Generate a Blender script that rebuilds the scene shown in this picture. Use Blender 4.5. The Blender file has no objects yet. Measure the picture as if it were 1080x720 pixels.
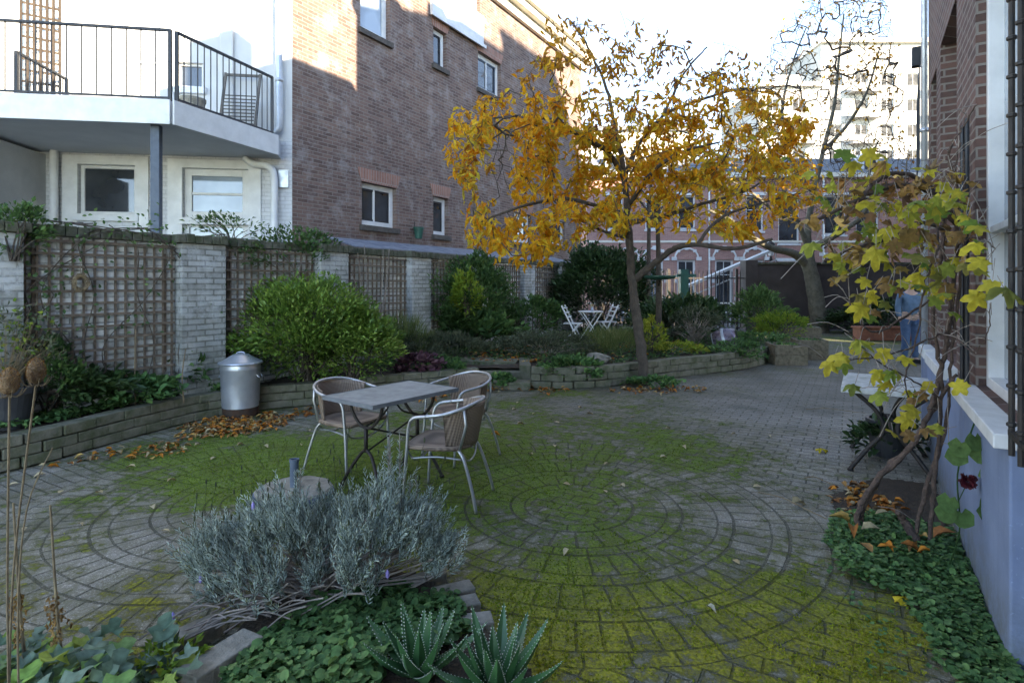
import bpy, bmesh, math, random
import numpy as np
from mathutils import Vector, Matrix
R = math.radians
random.seed(7)
rng = np.random.default_rng(7)
sc = bpy.context.scene
COL = sc.collection
CAMH = 1.6
F = 600.0
HY = 300.0

def P(px, py, y):
    """world point at depth y that the photo shows at px,py"""
    return Vector(((px-540)/F*y, y, CAMH+(HY-py)*y/F))
def G(px, py, h=0.0):
    y = F*(CAMH-h)/(py-HY)
    return Vector(((px-540)/F*y, y, h))

# ---------------------------------------------------------------- tagging
def tag(o, label=None, cat=None, group=None, kind=None):
    if label: o['label'] = label
    if cat: o['category'] = cat
    if group: o['group'] = group
    if kind: o['kind'] = kind
    return o
def empty(name, loc=(0,0,0), rz=0.0, label=None, cat=None, group=None, kind=None):
    o = bpy.data.objects.new(name, None); COL.objects.link(o)
    o.empty_display_size = 0.1
    o.location = loc; o.rotation_euler = (0,0,rz)
    return tag(o, label, cat, group, kind)
def copy_tree(o, parent=None):
    c = o.copy(); COL.objects.link(c); c.parent = parent
    for ch in list(o.children): copy_tree(ch, c)
    return c

# ---------------------------------------------------------------- mesh builder
class MB:
    def __init__(s): s.v=[]; s.f=[]; s.m=None
    def xf(s, M): s.m = M; return s
    def _add(s, vs, fs):
        b=len(s.v)
        if s.m is not None: vs=[tuple(s.m @ Vector(v)) for v in vs]
        s.v.extend([tuple(v) for v in vs]); s.f.extend([tuple(b+i for i in f) for f in fs]); return s
    def box(s, x0,x1,y0,y1,z0,z1):
        vs=[(x0,y0,z0),(x1,y0,z0),(x1,y1,z0),(x0,y1,z0),(x0,y0,z1),(x1,y0,z1),(x1,y1,z1),(x0,y1,z1)]
        return s._add(vs,[(3,2,1,0),(4,5,6,7),(0,1,5,4),(1,2,6,5),(2,3,7,6),(3,0,4,7)])
    def bar(s, a, b, w, d=None, up=(0,0,1)):
        """rectangular bar from a to b, w wide, d deep"""
        d = w if d is None else d
        a=Vector(a); b=Vector(b); t=(b-a).normalized(); u=Vector(up)
        if abs(t.dot(u))>.98: u=Vector((0,1,0))
        sd=t.cross(u).normalized(); n=sd.cross(t).normalized()
        vs=[]
        for p in (a,b):
            for (i,j) in ((-1,-1),(1,-1),(1,1),(-1,1)):
                vs.append(p+sd*(w/2*i)+n*(d/2*j))
        return s._add(vs,[(3,2,1,0),(4,5,6,7),(0,1,5,4),(1,2,6,5),(2,3,7,6),(3,0,4,7)])
    def tube(s, pts, r, n=8, cap=True, closed=False):
        pts=[Vector(p) for p in pts]; k=len(pts)
        rs = r if isinstance(r,(list,tuple)) else [r]*k
        tans=[]
        for i in range(k):
            if closed: t=pts[(i+1)%k]-pts[i-1]
            else: t=pts[min(i+1,k-1)]-pts[max(i-1,0)]
            tans.append(t.normalized())
        u=Vector((0,0,1)) if abs(tans[0].z)<.9 else Vector((1,0,0))
        u=(u-tans[0]*u.dot(tans[0])).normalized()
        vs=[]
        for i in range(k):
            u=(u-tans[i]*u.dot(tans[i])).normalized(); w=tans[i].cross(u)
            for j in range(n):
                a=2*math.pi*j/n
                vs.append(pts[i]+(u*math.cos(a)+w*math.sin(a))*rs[i])
        fs=[]
        for i in range(k if closed else k-1):
            i2=(i+1)%k
            for j in range(n):
                fs.append((i*n+j,i*n+(j+1)%n,i2*n+(j+1)%n,i2*n+j))
        if cap and not closed:
            fs.append(tuple(range(n-1,-1,-1))); fs.append(tuple((k-1)*n+j for j in range(n)))
        return s._add(vs,fs)
    def lathe(s, prof, n=24, c=(0,0,0), cap=True):
        vs=[]; k=len(prof)
        for (r,z) in prof:
            for j in range(n):
                a=2*math.pi*j/n; vs.append((c[0]+r*math.cos(a),c[1]+r*math.sin(a),c[2]+z))
        fs=[]
        for i in range(k-1):
            for j in range(n): fs.append((i*n+j,i*n+(j+1)%n,(i+1)*n+(j+1)%n,(i+1)*n+j))
        if cap:
            fs.append(tuple(range(n-1,-1,-1))); fs.append(tuple((k-1)*n+j for j in range(n)))
        return s._add(vs,fs)
    def prism(s, poly, z0, z1):
        n=len(poly); vs=[(x,y,z0) for x,y in poly]+[(x,y,z1) for x,y in poly]
        fs=[tuple(range(n-1,-1,-1)),tuple(range(n,2*n))]
        for i in range(n): fs.append((i,(i+1)%n,n+(i+1)%n,n+i))
        return s._add(vs,fs)
    def build(s, name, mat, parent=None, smooth=False, bevel=0, label=None, cat=None, group=None, kind=None):
        me=bpy.data.meshes.new(name); me.from_pydata(s.v,[],s.f); me.update()
        me.materials.append(mat)
        if smooth: me.polygons.foreach_set('use_smooth',[True]*len(me.polygons))
        o=bpy.data.objects.new(name,me); COL.objects.link(o)
        if parent is not None: o.parent=parent
        if bevel:
            b=o.modifiers.new('bevel','BEVEL'); b.width=bevel; b.segments=2; b.limit_method='ANGLE'
        return tag(o,label,cat,group,kind)

def np_mesh(name, V, Fc, mat, parent=None, rnd=None, smooth=False, label=None, cat=None, group=None, kind=None, attrs=None):
    """V (n,3) Fc (m,k) arrays"""
    me=bpy.data.meshes.new(name)
    m,k=Fc.shape
    me.vertices.add(len(V)); me.vertices.foreach_set('co',V.astype(np.float32).ravel())
    me.loops.add(m*k); me.loops.foreach_set('vertex_index',Fc.astype(np.int32).ravel())
    me.polygons.add(m); me.polygons.foreach_set('loop_start',np.arange(0,m*k,k,dtype=np.int32))
    if smooth: me.polygons.foreach_set('use_smooth',np.ones(m,dtype=bool))
    me.update(calc_edges=True)
    if rnd is not None:
        a=me.attributes.new('rnd','FLOAT','POINT'); a.data.foreach_set('value',rnd.astype(np.float32))
    for kx,vx in (attrs or {}).items():
        a=me.attributes.new(kx,'FLOAT','POINT'); a.data.foreach_set('value',vx.astype(np.float32))
    me.materials.append(mat)
    o=bpy.data.objects.new(name,me); COL.objects.link(o)
    if parent is not None: o.parent=parent
    return tag(o,label,cat,group,kind)

def catmull(pts, n=6):
    pts=[Vector(p) for p in pts]; out=[]
    for i in range(len(pts)-1):
        p0=pts[max(i-1,0)];p1=pts[i];p2=pts[i+1];p3=pts[min(i+2,len(pts)-1)]
        for j in range(n):
            t=j/n
            out.append(.5*((2*p1)+(-p0+p2)*t+(2*p0-5*p1+4*p2-p3)*t*t+(-p0+3*p1-3*p2+p3)*t**3))
    out.append(pts[-1]); return out
def lerp_list(vals, n):
    k=len(vals)-1; return [vals[min(int(t*k),k-1)]*(1-(t*k-min(int(t*k),k-1)))+vals[min(int(t*k),k-1)+1]*(t*k-min(int(t*k),k-1)) for t in [i/(n-1) for i in range(n)]]

# ---------------------------------------------------------------- value noise
_perm = rng.random((256,256))
def vnoise(x,y):
    xi=np.floor(x).astype(int); yi=np.floor(y).astype(int); fx=x-xi; fy=y-yi
    fx=fx*fx*(3-2*fx); fy=fy*fy*(3-2*fy)
    g=lambda a,b:_perm[a%256,b%256]
    return (g(xi,yi)*(1-fx)+g(xi+1,yi)*fx)*(1-fy)+(g(xi,yi+1)*(1-fx)+g(xi+1,yi+1)*fx)*fy
def fbm(x,y,o=4):
    s=0;a=.5;t=0
    for i in range(o):
        s=s+a*vnoise(x*2**i+17*i,y*2**i+31*i); t+=a; a*=.55
    return s/t

# ---------------------------------------------------------------- leaves
DIAMOND=(np.array([(0,0,0),(-.5,.45,.12),(.5,.45,.12),(0,1,-.08)]),np.array([(0,3,1),(0,2,3)]))
OVAL=(np.array([(0,0,0),(-.42,.28,.1),(-.42,.62,.08),(0,1,-.1),(.42,.62,.08),(.42,.28,.1),(0,.45,0)]),
      np.array([(6,0,5),(6,5,4),(6,4,3),(6,3,2),(6,2,1),(6,1,0)]))
def _round():
    n=13; v=[(0,.42,-.07)]
    for i in range(n):
        a=2*math.pi*i/n; r=.5*(1+.07*math.sin(i*2.6)); v.append((r*math.sin(a),.5-r*math.cos(a)*(.5 if i==0 else 1),.05*math.cos(2*a)+.03*math.sin(3*a+1)))
    return np.array(v),np.array([(0,1+i,1+(i+1)%n) for i in range(n)])
ROUND=_round()
def _palmate():
    # five pointed lobes, serrated a little
    v=[(0,.0,0)]
    L=[(-195,.28),(-168,.62),(-150,.58),(-128,.80),(-112,.58),(-98,.5),(-84,.74),(-62,.96),(-48,.80),(-32,.56),(-18,.88),(0,1.08),(18,.88),(32,.56),(48,.80),(62,.96),(84,.74),(98,.5),(112,.58),(128,.80),(150,.58),(168,.62),(195,.28)]
    v=[(0,.28,0.02)]
    for a,r in L:
        a=R(a); x=math.sin(a)*r*.55; y=.28+math.cos(a)*r*.6
        v.append((x,y,-.16*r*r+.05*math.sin(a*5)))
    n=len(L)
    return np.array(v),np.array([(0,1+i,2+i) for i in range(n-1)])
PALM=_palmate()
BLADE=(np.array([(-.5,0,0),(.5,0,0),(.35,.5,.03),(-.35,.5,.03),(0,1,-.05)]),np.array([(0,1,2),(0,2,3),(3,2,4)]))

def nrm(a):
    return a/np.maximum(np.linalg.norm(a,axis=-1,keepdims=True),1e-9)
def leafcloud(name, Pp, D, N, Ls, Ws, tmpl, mat, parent=None, rnd=None, curl=None, smooth=False, **kw):
    """Pp base points, D tip directions, N normals, Ls lengths, Ws widths"""
    Pp=np.asarray(Pp,float); n=len(Pp); D=nrm(np.asarray(D,float)); N=np.asarray(N,float)
    S=nrm(np.cross(D,N)); N=np.cross(S,D)
    Ls=np.broadcast_to(Ls,(n,)); Ws=np.broadcast_to(Ws,(n,))
    T,Fc=tmpl; k=len(T)
    T=np.broadcast_to(T,(n,k,3)).copy()
    if curl is not None: T[:,:,2]*=np.broadcast_to(curl,(n,))[:,None]
    V=Pp[:,None,:]+S[:,None,:]*(T[:,:,0]*Ws[:,None])[:,:,None]+D[:,None,:]*(T[:,:,1]*Ls[:,None])[:,:,None]+N[:,None,:]*(T[:,:,2]*Ls[:,None])[:,:,None]
    FF=(Fc[None,:,:]+(np.arange(n)*k)[:,None,None]).reshape(-1,Fc.shape[1])
    if rnd is None: rnd=rng.random(n)
    return np_mesh(name,V.reshape(-1,3),FF,mat,parent,rnd=np.repeat(rnd,k),smooth=smooth,**kw)
def randdir(n):
    return nrm(rng.normal(size=(n,3)))
def frustums(A,B,ra,rb,n=5):
    A=np.asarray(A,float);B=np.asarray(B,float);ra=np.asarray(ra,float);rb=np.asarray(rb,float)
    T=nrm(B-A); U=np.where(np.abs(T[:,2:3])<.9,np.array([[0,0,1.]]),np.array([[1.,0,0]]))
    U=nrm(np.cross(T,U)); W=np.cross(T,U); m=len(A)
    ang=np.arange(n)*2*np.pi/n
    ring=U[:,None,:]*np.cos(ang)[None,:,None]+W[:,None,:]*np.sin(ang)[None,:,None]
    V=np.concatenate([A[:,None,:]+ring*ra[:,None,None],B[:,None,:]+ring*rb[:,None,None]],axis=1)
    f=np.array([(j,(j+1)%n,n+(j+1)%n,n+j) for j in range(n)])
    FF=(f[None]+(np.arange(m)*2*n)[:,None,None]).reshape(-1,4)
    return V.reshape(-1,3),FF

# ---------------------------------------------------------------- materials
class NT:
    def __init__(s,name):
        s.mat=bpy.data.materials.new(name); s.mat.use_nodes=True; s.t=s.mat.node_tree
        s.t.nodes.clear(); s.out=s.n('ShaderNodeOutputMaterial'); s.b=s.n('ShaderNodeBsdfPrincipled')
        s.l(s.b.outputs[0],s.out.inputs['Surface'])
    def n(s,ty,**kw):
        x=s.t.nodes.new(ty)
        for k,v in kw.items(): setattr(x,k,v)
        return x
    def l(s,a,b): s.t.links.new(a,b)
    def setin(s,x,i,v):
        if v is None: return
        if hasattr(v,'is_linked') or isinstance(v,bpy.types.NodeSocket): s.l(v,x.inputs[i])
        else: x.inputs[i].default_value=v
    def math(s,op,a,b=None,c=None,clamp=False):
        x=s.n('ShaderNodeMath',operation=op,use_clamp=clamp)
        s.setin(x,0,a); s.setin(x,1,b); s.setin(x,2,c); return x.outputs[0]
    def mix(s,fac,a,b,bt='MIX'):
        x=s.n('ShaderNodeMix',data_type='RGBA',blend_type=bt)
        s.setin(x,'Factor',fac)
        for i,v in ((6,a),(7,b)):
            if isinstance(v,tuple): v=(*v,1) if len(v)==3 else v
            s.setin(x,i,v)
        return x.outputs[2]
    def obj(s): return s.n('ShaderNodeTexCoord').outputs['Object']
    def noise(s,scale,detail=4,rough=.55,vec=None,out=0):
        x=s.n('ShaderNodeTexNoise'); x.inputs['Scale'].default_value=scale; x.inputs['Detail'].default_value=detail; x.inputs['Roughness'].default_value=rough
        s.l(vec if vec is not None else s.obj(),x.inputs['Vector']); return x.outputs[out]
    def ramp(s,fac,stops,interp='LINEAR'):
        x=s.n('ShaderNodeValToRGB'); e=x.color_ramp.elements; x.color_ramp.interpolation=interp
        while len(e)>1: e.remove(e[-1])
        e[0].position=stops[0][0]; e[0].color=(*stops[0][1],1)
        for p,c in stops[1:]:
            q=e.new(p); q.color=(*c,1)
        s.l(fac,x.inputs[0]); return x.outputs[0]
    def mr(s,v,a,b,c=0,d=1):
        x=s.n('ShaderNodeMapRange'); s.setin(x,0,v)
        for i,k in enumerate((a,b,c,d)): x.inputs[i+1].default_value=k
        return x.outputs[0]
    def bump(s,h,strength=.5,dist=.01,prev=None):
        x=s.n('ShaderNodeBump'); x.inputs['Strength'].default_value=strength; x.inputs['Distance'].default_value=dist
        s.l(h,x.inputs['Height'])
        if prev is not None: s.l(prev,x.inputs['Normal'])
        return x.outputs[0]
    def fin(s,col=None,rough=None,nor=None,metal=None,spec=None):
        if col is not None:
            if isinstance(col,tuple): s.b.inputs['Base Color'].default_value=(*col,1)
            else: s.l(col,s.b.inputs['Base Color'])
        if rough is not None: s.setin(s.b,'Roughness',rough)
        if nor is not None: s.l(nor,s.b.inputs['Normal'])
        if metal is not None: s.b.inputs['Metallic'].default_value=metal
        if spec is not None: s.b.inputs['Specular IOR Level'].default_value=spec
        return s.mat

def m_plain(name,c1,c2=None,rough=.6,scale=8,bump=.2,bscale=60,metal=0,dist=.004,spec=.4):
    t=NT(name); c2=c2 or tuple(x*.7 for x in c1)
    f=t.noise(scale,6,.65); f=t.mr(f,.35,.65)
    col=t.mix(f,c1,c2)
    nor=t.bump(t.noise(bscale,4),bump,dist)
    r=t.mr(t.noise(scale*2,3),.3,.7,max(rough-.12,.02),min(rough+.12,1))
    return t.fin(col,r,nor,metal,spec)

def m_leaf(name,stops,transl=.35,rough=.5,spec=.3,tcol=None):
    t=NT(name); a=t.n('ShaderNodeAttribute',attribute_name='rnd')
    col=t.ramp(a.outputs['Fac'],stops)
    nz=t.noise(35,3); col=t.mix(t.mr(nz,.3,.7,0,.45),col,(.02,.02,.008))
    t.fin(col,rough,None,None,spec*.55)
    tr=t.n('ShaderNodeBsdfTranslucent')
    t.l(t.mix(.35,col,tcol or (.35,.4,.05),'MIX') if tcol else col,tr.inputs[0])
    mx=t.n('ShaderNodeMixShader'); mx.inputs[0].default_value=transl
    t.l(t.b.outputs[0],mx.inputs[1]); t.l(tr.outputs[0],mx.inputs[2]); t.l(mx.outputs[0],t.out.inputs['Surface'])
    return t.mat

def m_brick(name,c1,c2,mortar,bw=.215,rh=.065,ms=.007,rough=.85,stain=(.05,.05,.045),stain_amt=.5,bump=.6,patch=None,patch_amt=0,axis='wall',dirtz=None):
    t=NT(name); sx=t.n('ShaderNodeSeparateXYZ'); t.l(t.obj(),sx.inputs[0])
    u=t.math('ADD',sx.outputs[0],sx.outputs[1]); c=t.n('ShaderNodeCombineXYZ'); t.l(u,c.inputs[0]); t.l(sx.outputs[2],c.inputs[1])
    dn=t.noise(3,2,out=1); 
    vm=t.n('ShaderNodeVectorMath',operation='MULTIPLY_ADD'); t.l(dn,vm.inputs[0]); vm.inputs[1].default_value=(.012,.008,0); t.l(c.outputs[0],vm.inputs[2])
    b=t.n('ShaderNodeTexBrick'); t.l(vm.outputs[0],b.inputs['Vector'])
    b.inputs['Scale'].default_value=1; b.inputs['Brick Width'].default_value=bw; b.inputs['Row Height'].default_value=rh
    b.inputs['Mortar Size'].default_value=ms; b.inputs['Mortar Smooth'].default_value=.25; b.inputs['Bias'].default_value=0
    b.inputs['Color1'].default_value=(*c1,1); b.inputs['Color2'].default_value=(*c2,1); b.inputs['Mortar'].default_value=(*mortar,1)
    col=b.outputs['Color']
    n1=t.noise(1.1,6,.7); col=t.mix(t.mr(n1,.45,.75,0,stain_amt),col,stain)
    n2=t.noise(14,4,.6); col=t.mix(t.mr(n2,.3,.7,0,.35),col,tuple(x*1.35 for x in c2))
    if patch: col=t.mix(t.mr(t.noise(2.3,7,.75),.5,.62,0,patch_amt),col,patch)
    if dirtz:
        z0,z1,dc,am=dirtz
        f=t.math('MULTIPLY',t.mr(sx.outputs[2],z0,z1,1,0),t.mr(t.noise(2.2,6,.7),.3,.6,0,am)); col=t.mix(f,col,dc)
    h=t.math('SUBTRACT',t.math('MULTIPLY',t.noise(45,4),.35),b.outputs['Fac'])
    return t.fin(col,rough,t.bump(h,bump,.008),spec=.25)

M={}
M['brick_big']=m_brick('brown_brick',(.085,.054,.046),(.19,.122,.10),(.22,.20,.18),stain=(.085,.062,.066),stain_amt=.5,patch=(.36,.33,.32),patch_amt=.4)
M['brick_right']=m_brick('dark_red_brick',(.055,.033,.029),(.13,.072,.06),(.2,.185,.165),rh=.062,ms=.009,stain_amt=.3)
M['brick_far']=m_brick('pink_brick',(.29,.14,.12),(.40,.21,.175),(.4,.33,.3),stain_amt=.2)
M['brick_white']=m_brick('white_painted_brick',(.48,.49,.50),(.56,.57,.58),(.38,.39,.4),stain=(.3,.31,.31),stain_amt=.35,bump=.5)
M['brick_garden']=m_brick('grey_white_painted_brick',(.42,.43,.42),(.78,.79,.79),(.2,.2,.18),rh=.07,ms=.010,stain=(.12,.125,.1),stain_amt=.85,patch=(.7,.72,.74),patch_amt=.75,bump=1.0,dirtz=(.2,1.3,(.09,.095,.06),.6))
M['brick_pier']=m_brick('weathered_pier_brick',(.22,.225,.21),(.42,.43,.42),(.13,.13,.115),rh=.07,ms=.010,stain=(.11,.12,.1),stain_amt=.8,patch=(.55,.57,.58),patch_amt=.6,bump=1.0,dirtz=(.2,1.6,(.08,.09,.055),.7))
M['coping']=m_plain('mossy_coping',(.13,.125,.10),(.05,.06,.03),.9,9,.8,25,dist=.02)
M['lead']=m_plain('lead_flashing',(.22,.25,.3),(.14,.16,.2),.45,4,.2,20)
M['wood_trellis']=m_plain('weathered_brown_wood',(.19,.145,.11),(.10,.075,.055),.85,18,.5,70)
M['plaster']=m_plain('white_plaster',(.56,.57,.57),(.47,.48,.48),.8,1.2,.15,40)
M['plaster_dim']=m_plain('grey_white_plaster',(.55,.56,.55),(.42,.43,.43),.8,1.2,.15,40)
M['white']=m_plain('white_paint',(.68,.69,.69),(.56,.57,.57),.45,4,.06,30)
M['soffit']=m_plain('soffit_paint',(.5,.52,.54),(.42,.44,.46),.7,1,.05,30)
M['dark_metal']=m_plain('dark_painted_metal',(.022,.026,.033),(.03,.032,.036),.45,20,.1,60,metal=.2)
M['blue_post']=m_plain('blue_grey_metal',(.06,.085,.12),(.05,.07,.1),.5,10,.05,60)
M['zinc']=m_plain('zinc_pipe',(.5,.54,.58),(.38,.42,.46),.4,6,.15,30,metal=.5)
M['galv']=m_plain('galvanised_steel',(.56,.6,.66),(.42,.46,.52),.38,3,.05,15,metal=.7)
M['rust']=m_plain('rusty_base',(.03,.025,.022),(.07,.035,.02),.9,12,.5,40)
M['alu']=m_plain('brushed_aluminium',(.52,.54,.56),(.4,.42,.44),.42,10,.05,80,metal=.8)
M['iron']=m_plain('black_cast_iron',(.025,.024,.023),(.045,.035,.03),.6,15,.3,60,metal=.3)
M['stone_top']=m_plain('grey_laminate_top',(.31,.315,.3),(.23,.235,.22),.5,6,.08,60)
M['edge_trim']=m_plain('grey_edge_trim',(.16,.18,.2),None,.5,10,.05,60)
M['marble']=m_plain('weathered_pale_stone',(.5,.51,.5),(.3,.32,.28),.6,9,.2,40)
M['concrete']=m_plain('rough_concrete',(.30,.28,.235),(.17,.16,.13),.9,10,.7,60,dist=.01)
M['blue_plastic']=m_plain('blue_grey_plastic',(.1,.14,.19),(.07,.1,.14),.5,8,.1,40)
M['blue_wall']=m_plain('blue_painted_render',(.17,.235,.37),(.13,.19,.31),.75,2.5,.35,70,dist=.006)
M['blue_edge']=m_plain('bright_blue_render',(.09,.16,.36),(.08,.14,.3),.7,2,.3,70)
M['sill']=m_plain('pale_stone_sill',(.62,.63,.63),(.5,.51,.5),.6,5,.1,40)
M['dark_sill']=m_plain('dark_brick_sill',(.1,.085,.075),(.06,.055,.05),.9,12,.6,40)
M['dark_wood']=m_plain('dark_trellis_wood',(.05,.035,.025),(.03,.022,.016),.85,18,.5,70)
M['soil']=m_plain('dark_soil',(.035,.026,.018),(.06,.045,.03),.95,10,1,35,dist=.03)
M['pot']=m_plain('charcoal_pot',(.03,.032,.038),(.05,.052,.056),.5,6,.1,30)
M['terracotta']=m_plain('terracotta',(.3,.11,.06),(.2,.08,.05),.8,6,.2,30)
M['green_paint']=m_plain('dark_green_paint',(.02,.10,.075),(.015,.07,.05),.5,8,.1,30)
M['wood_old']=m_plain('weathered_planter_wood',(.2,.17,.12),(.1,.085,.055),.85,14,.5,60)
M['wood_dark']=m_plain('grey_brown_slats',(.13,.12,.11),(.08,.07,.06),.8,14,.3,60)
M['bark']=m_plain('dark_bark',(.055,.043,.035),(.1,.08,.062),.9,14,1,45,dist=.02)
M['bark_pale']=m_plain('pale_grey_bark',(.16,.145,.11),(.09,.085,.06),.9,7,.8,30,dist=.02)
M['bark_vine']=m_plain('vine_bark',(.13,.085,.065),(.06,.042,.035),.9,20,1,60,dist=.015)
M['twig']=m_plain('grey_twigs',(.34,.29,.25),(.19,.16,.135),.9,20,.3,60)
M['straw']=m_plain('dry_stems',(.26,.2,.12),(.15,.11,.07),.9,20,.4,60)
M['teasel']=m_plain('teasel_brown',(.17,.1,.05),(.27,.18,.1),.95,60,1,120,dist=.01)
M['cream']=m_plain('cream_cornice',(.72,.68,.58),(.6,.57,.5),.6,3,.1,20)
M['apartment_render']=m_plain('cream_apartment_render',(.36,.35,.33),(.30,.295,.28),.8,.4,.05,10)
M['roof']=m_plain('slate_roof',(.16,.17,.19),(.1,.11,.12),.7,5,.5,15)
M['dark_wall']=m_plain('dark_brown_render',(.085,.07,.066),(.06,.05,.048),.9,1,.5,25)
M['asphalt']=m_plain('street_surface',(.07,.07,.07),(.045,.045,.045),.9,2,.5,40)
M['skin']=m_plain('skin',(.55,.35,.27),None,.5)
M['denim']=m_plain('blue_denim',(.07,.13,.24),(.045,.09,.17),.9,9,.3,90)
M['jacket']=m_plain('blue_jacket',(.10,.18,.28),(.07,.13,.2),.8,9,.3,60)
M['hair']=m_plain('brown_hair',(.06,.035,.02),None,.6)
M['rubber']=m_plain('black_rubber',(.02,.02,.02),None,.8)
M['purple_glaze']=m_plain('purple_glaze',(.12,.09,.13),(.2,.18,.2),.3,5,.2,20,metal=.3)
def m_render(name,c1,c2):
    t=NT(name); sx=t.n('ShaderNodeSeparateXYZ'); t.l(t.obj(),sx.inputs[0])
    col=t.mix(t.mr(t.noise(2.5,5,.65),.35,.65),c1,c2)
    mp=t.n('ShaderNodeMapping'); t.l(t.obj(),mp.inputs[0]); mp.inputs['Scale'].default_value=(9,9,.8)
    col=t.mix(t.mr(t.noise(1,5,.7,vec=mp.outputs[0]),.5,.75,0,.35),col,tuple(x*.55 for x in c1))
    g=t.math('MULTIPLY',t.mr(sx.outputs[2],.0,.38,1,0),t.mr(t.noise(7,6,.75),.32,.6,.15,1)); col=t.mix(g,col,(.10,.11,.08))
    col=t.mix(t.mr(t.noise(38,4,.7),.62,.7,0,.5),col,tuple(min(1,x*1.5) for x in c1))
    return t.fin(col,.78,t.bump(t.noise(55,5),.45,.006,t.bump(t.noise(6,4),.35,.02)),spec=.3)
M['blue_wall']=m_render('blue_painted_render',(.19,.25,.38),(.15,.20,.31))
def m_glass(name,c=(.02,.025,.03)):
    t=NT(name); f=t.mr(t.noise(1.3,3),.35,.65); col=t.mix(f,c,tuple(x*2.2+.01 for x in c))
    return t.fin(col,.04,t.bump(t.noise(2.5,2),.03,.02),spec=1.0)
M['glass_far']=m_plain('far_window_glass',(.008,.011,.016),(.02,.025,.03),.6,1,.02,10,spec=.2); M['glass']=m_glass('window_glass'); M['glass_pale']=m_glass('pale_window_glass',(.13,.16,.19))
M['blind']=m_plain('pale_curtain',(.4,.42,.45),None,.8)
def m_wicker():
    t=NT('brown_wicker'); sx=t.n('ShaderNodeSeparateXYZ'); t.l(t.n('ShaderNodeUVMap').outputs[0] if False else t.obj(),sx.inputs[0])
    w1=t.n('ShaderNodeTexWave',wave_type='BANDS',bands_direction='Z'); w1.inputs['Scale'].default_value=28; t.l(t.obj(),w1.inputs[0])
    w2=t.n('ShaderNodeTexWave',wave_type='BANDS',bands_direction='Y'); w2.inputs['Scale'].default_value=28; t.l(t.obj(),w2.inputs[0])
    h=t.math('ADD',w1.outputs['Fac'],w2.outputs['Fac'])
    col=t.ramp(t.math('MULTIPLY',h,.5),[(0,(.06,.04,.028)),(.5,(.2,.14,.10)),(1,(.33,.25,.19))])
    return t.fin(col,.65,t.bump(h,.6,.004))
M['wicker']=m_wicker()
def m_marks():
    pass

# foliage
M['gold']=m_leaf('golden_leaves',[(0,(.88,.38,.02)),(.25,(.92,.50,.03)),(.45,(.92,.64,.06)),(.62,(.86,.28,.015)),(.80,(.66,.56,.07)),(1,(.5,.18,.03))],.55)
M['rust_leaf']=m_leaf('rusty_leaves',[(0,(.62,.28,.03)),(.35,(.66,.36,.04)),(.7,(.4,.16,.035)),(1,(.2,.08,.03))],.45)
M['vine_leaf']=m_leaf('vine_leaves',[(0,(.56,.46,.06)),(.35,(.68,.54,.05)),(.6,(.36,.38,.06)),(.78,(.16,.28,.05)),(.88,(.38,.24,.07)),(1,(.26,.13,.06))],.38)
M['laurel']=m_leaf('glossy_green_leaves',[(0,(.09,.19,.035)),(.4,(.17,.31,.055)),(.75,(.30,.45,.09)),(1,(.48,.58,.16))],.3,.3,.5)
M['dkgreen']=m_leaf('dark_green_leaves',[(0,(.02,.05,.02)),(.5,(.035,.085,.03)),(1,(.07,.13,.045))],.2,.35,.5)
M['midgreen']=m_leaf('mid_green_leaves',[(0,(.045,.11,.04)),(.5,(.085,.18,.055)),(1,(.17,.28,.09))],.3)
M['lime']=m_leaf('lime_leaves',[(0,(.14,.26,.03)),(.5,(.25,.38,.05)),(1,(.4,.42,.06))],.4)
M['cover']=m_leaf('ground_cover_leaves',[(0,(.05,.125,.045)),(.5,(.10,.23,.075)),(.9,(.2,.35,.11)),(1,(.36,.38,.08))],.25,.45)
M['grey_green']=m_leaf('grey_green_leaves',[(0,(.24,.31,.28)),(.45,(.42,.52,.47)),(.8,(.58,.68,.62)),(.92,(.26,.33,.15)),(1,(.3,.24,.16))],.25,.6)
M['sage']=m_leaf('dull_sage_leaves',[(0,(.07,.09,.05)),(.5,(.13,.16,.1)),(1,(.22,.24,.15))],.2,.7)
M['purple_leaf']=m_leaf('purple_leaves',[(0,(.08,.03,.05)),(.5,(.16,.07,.1)),(1,(.28,.16,.18))],.2)
M['dry_leaf']=m_leaf('fallen_leaves',[(0,(.72,.28,.04)),(.2,(.6,.2,.03)),(.45,(.3,.12,.045)),(.62,(.66,.42,.13)),(.8,(.18,.09,.05)),(1,(.7,.58,.33))],.15,.7)
M['pale_leaf']=m_leaf('pale_fallen_leaf',[(0,(.6,.5,.32)),(1,(.5,.38,.2))],.1,.7)
M['yellow_leaf']=m_leaf('yellow_fallen_leaf',[(0,(.75,.55,.04)),(1,(.7,.5,.05))],.15,.6)
M['orange_leaf']=m_leaf('orange_fallen_leaf',[(0,(.7,.25,.02)),(1,(.65,.22,.02))],.15,.6)
M['white_leaf']=m_leaf('whitish_fallen_leaf',[(0,(.65,.6,.45)),(1,(.62,.58,.44))],.1,.7)
M['grass']=m_leaf('grass_blades',[(0,(.10,.16,.05)),(.5,(.18,.24,.08)),(1,(.32,.3,.14))],.3)
M['aloe']=m_leaf('aloe_leaves',[(0,(.035,.12,.055)),(.5,(.05,.17,.07)),(1,(.10,.24,.08))],.1,.35,.5)
M['aloe_teeth']=m_plain('pale_teeth',(.55,.6,.5),None,.6)
M['artichoke']=m_leaf('broad_grey_green_leaves',[(0,(.12,.22,.14)),(.5,(.24,.34,.26)),(.85,(.25,.45,.1)),(1,(.4,.48,.1))],.3,.5)
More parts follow.
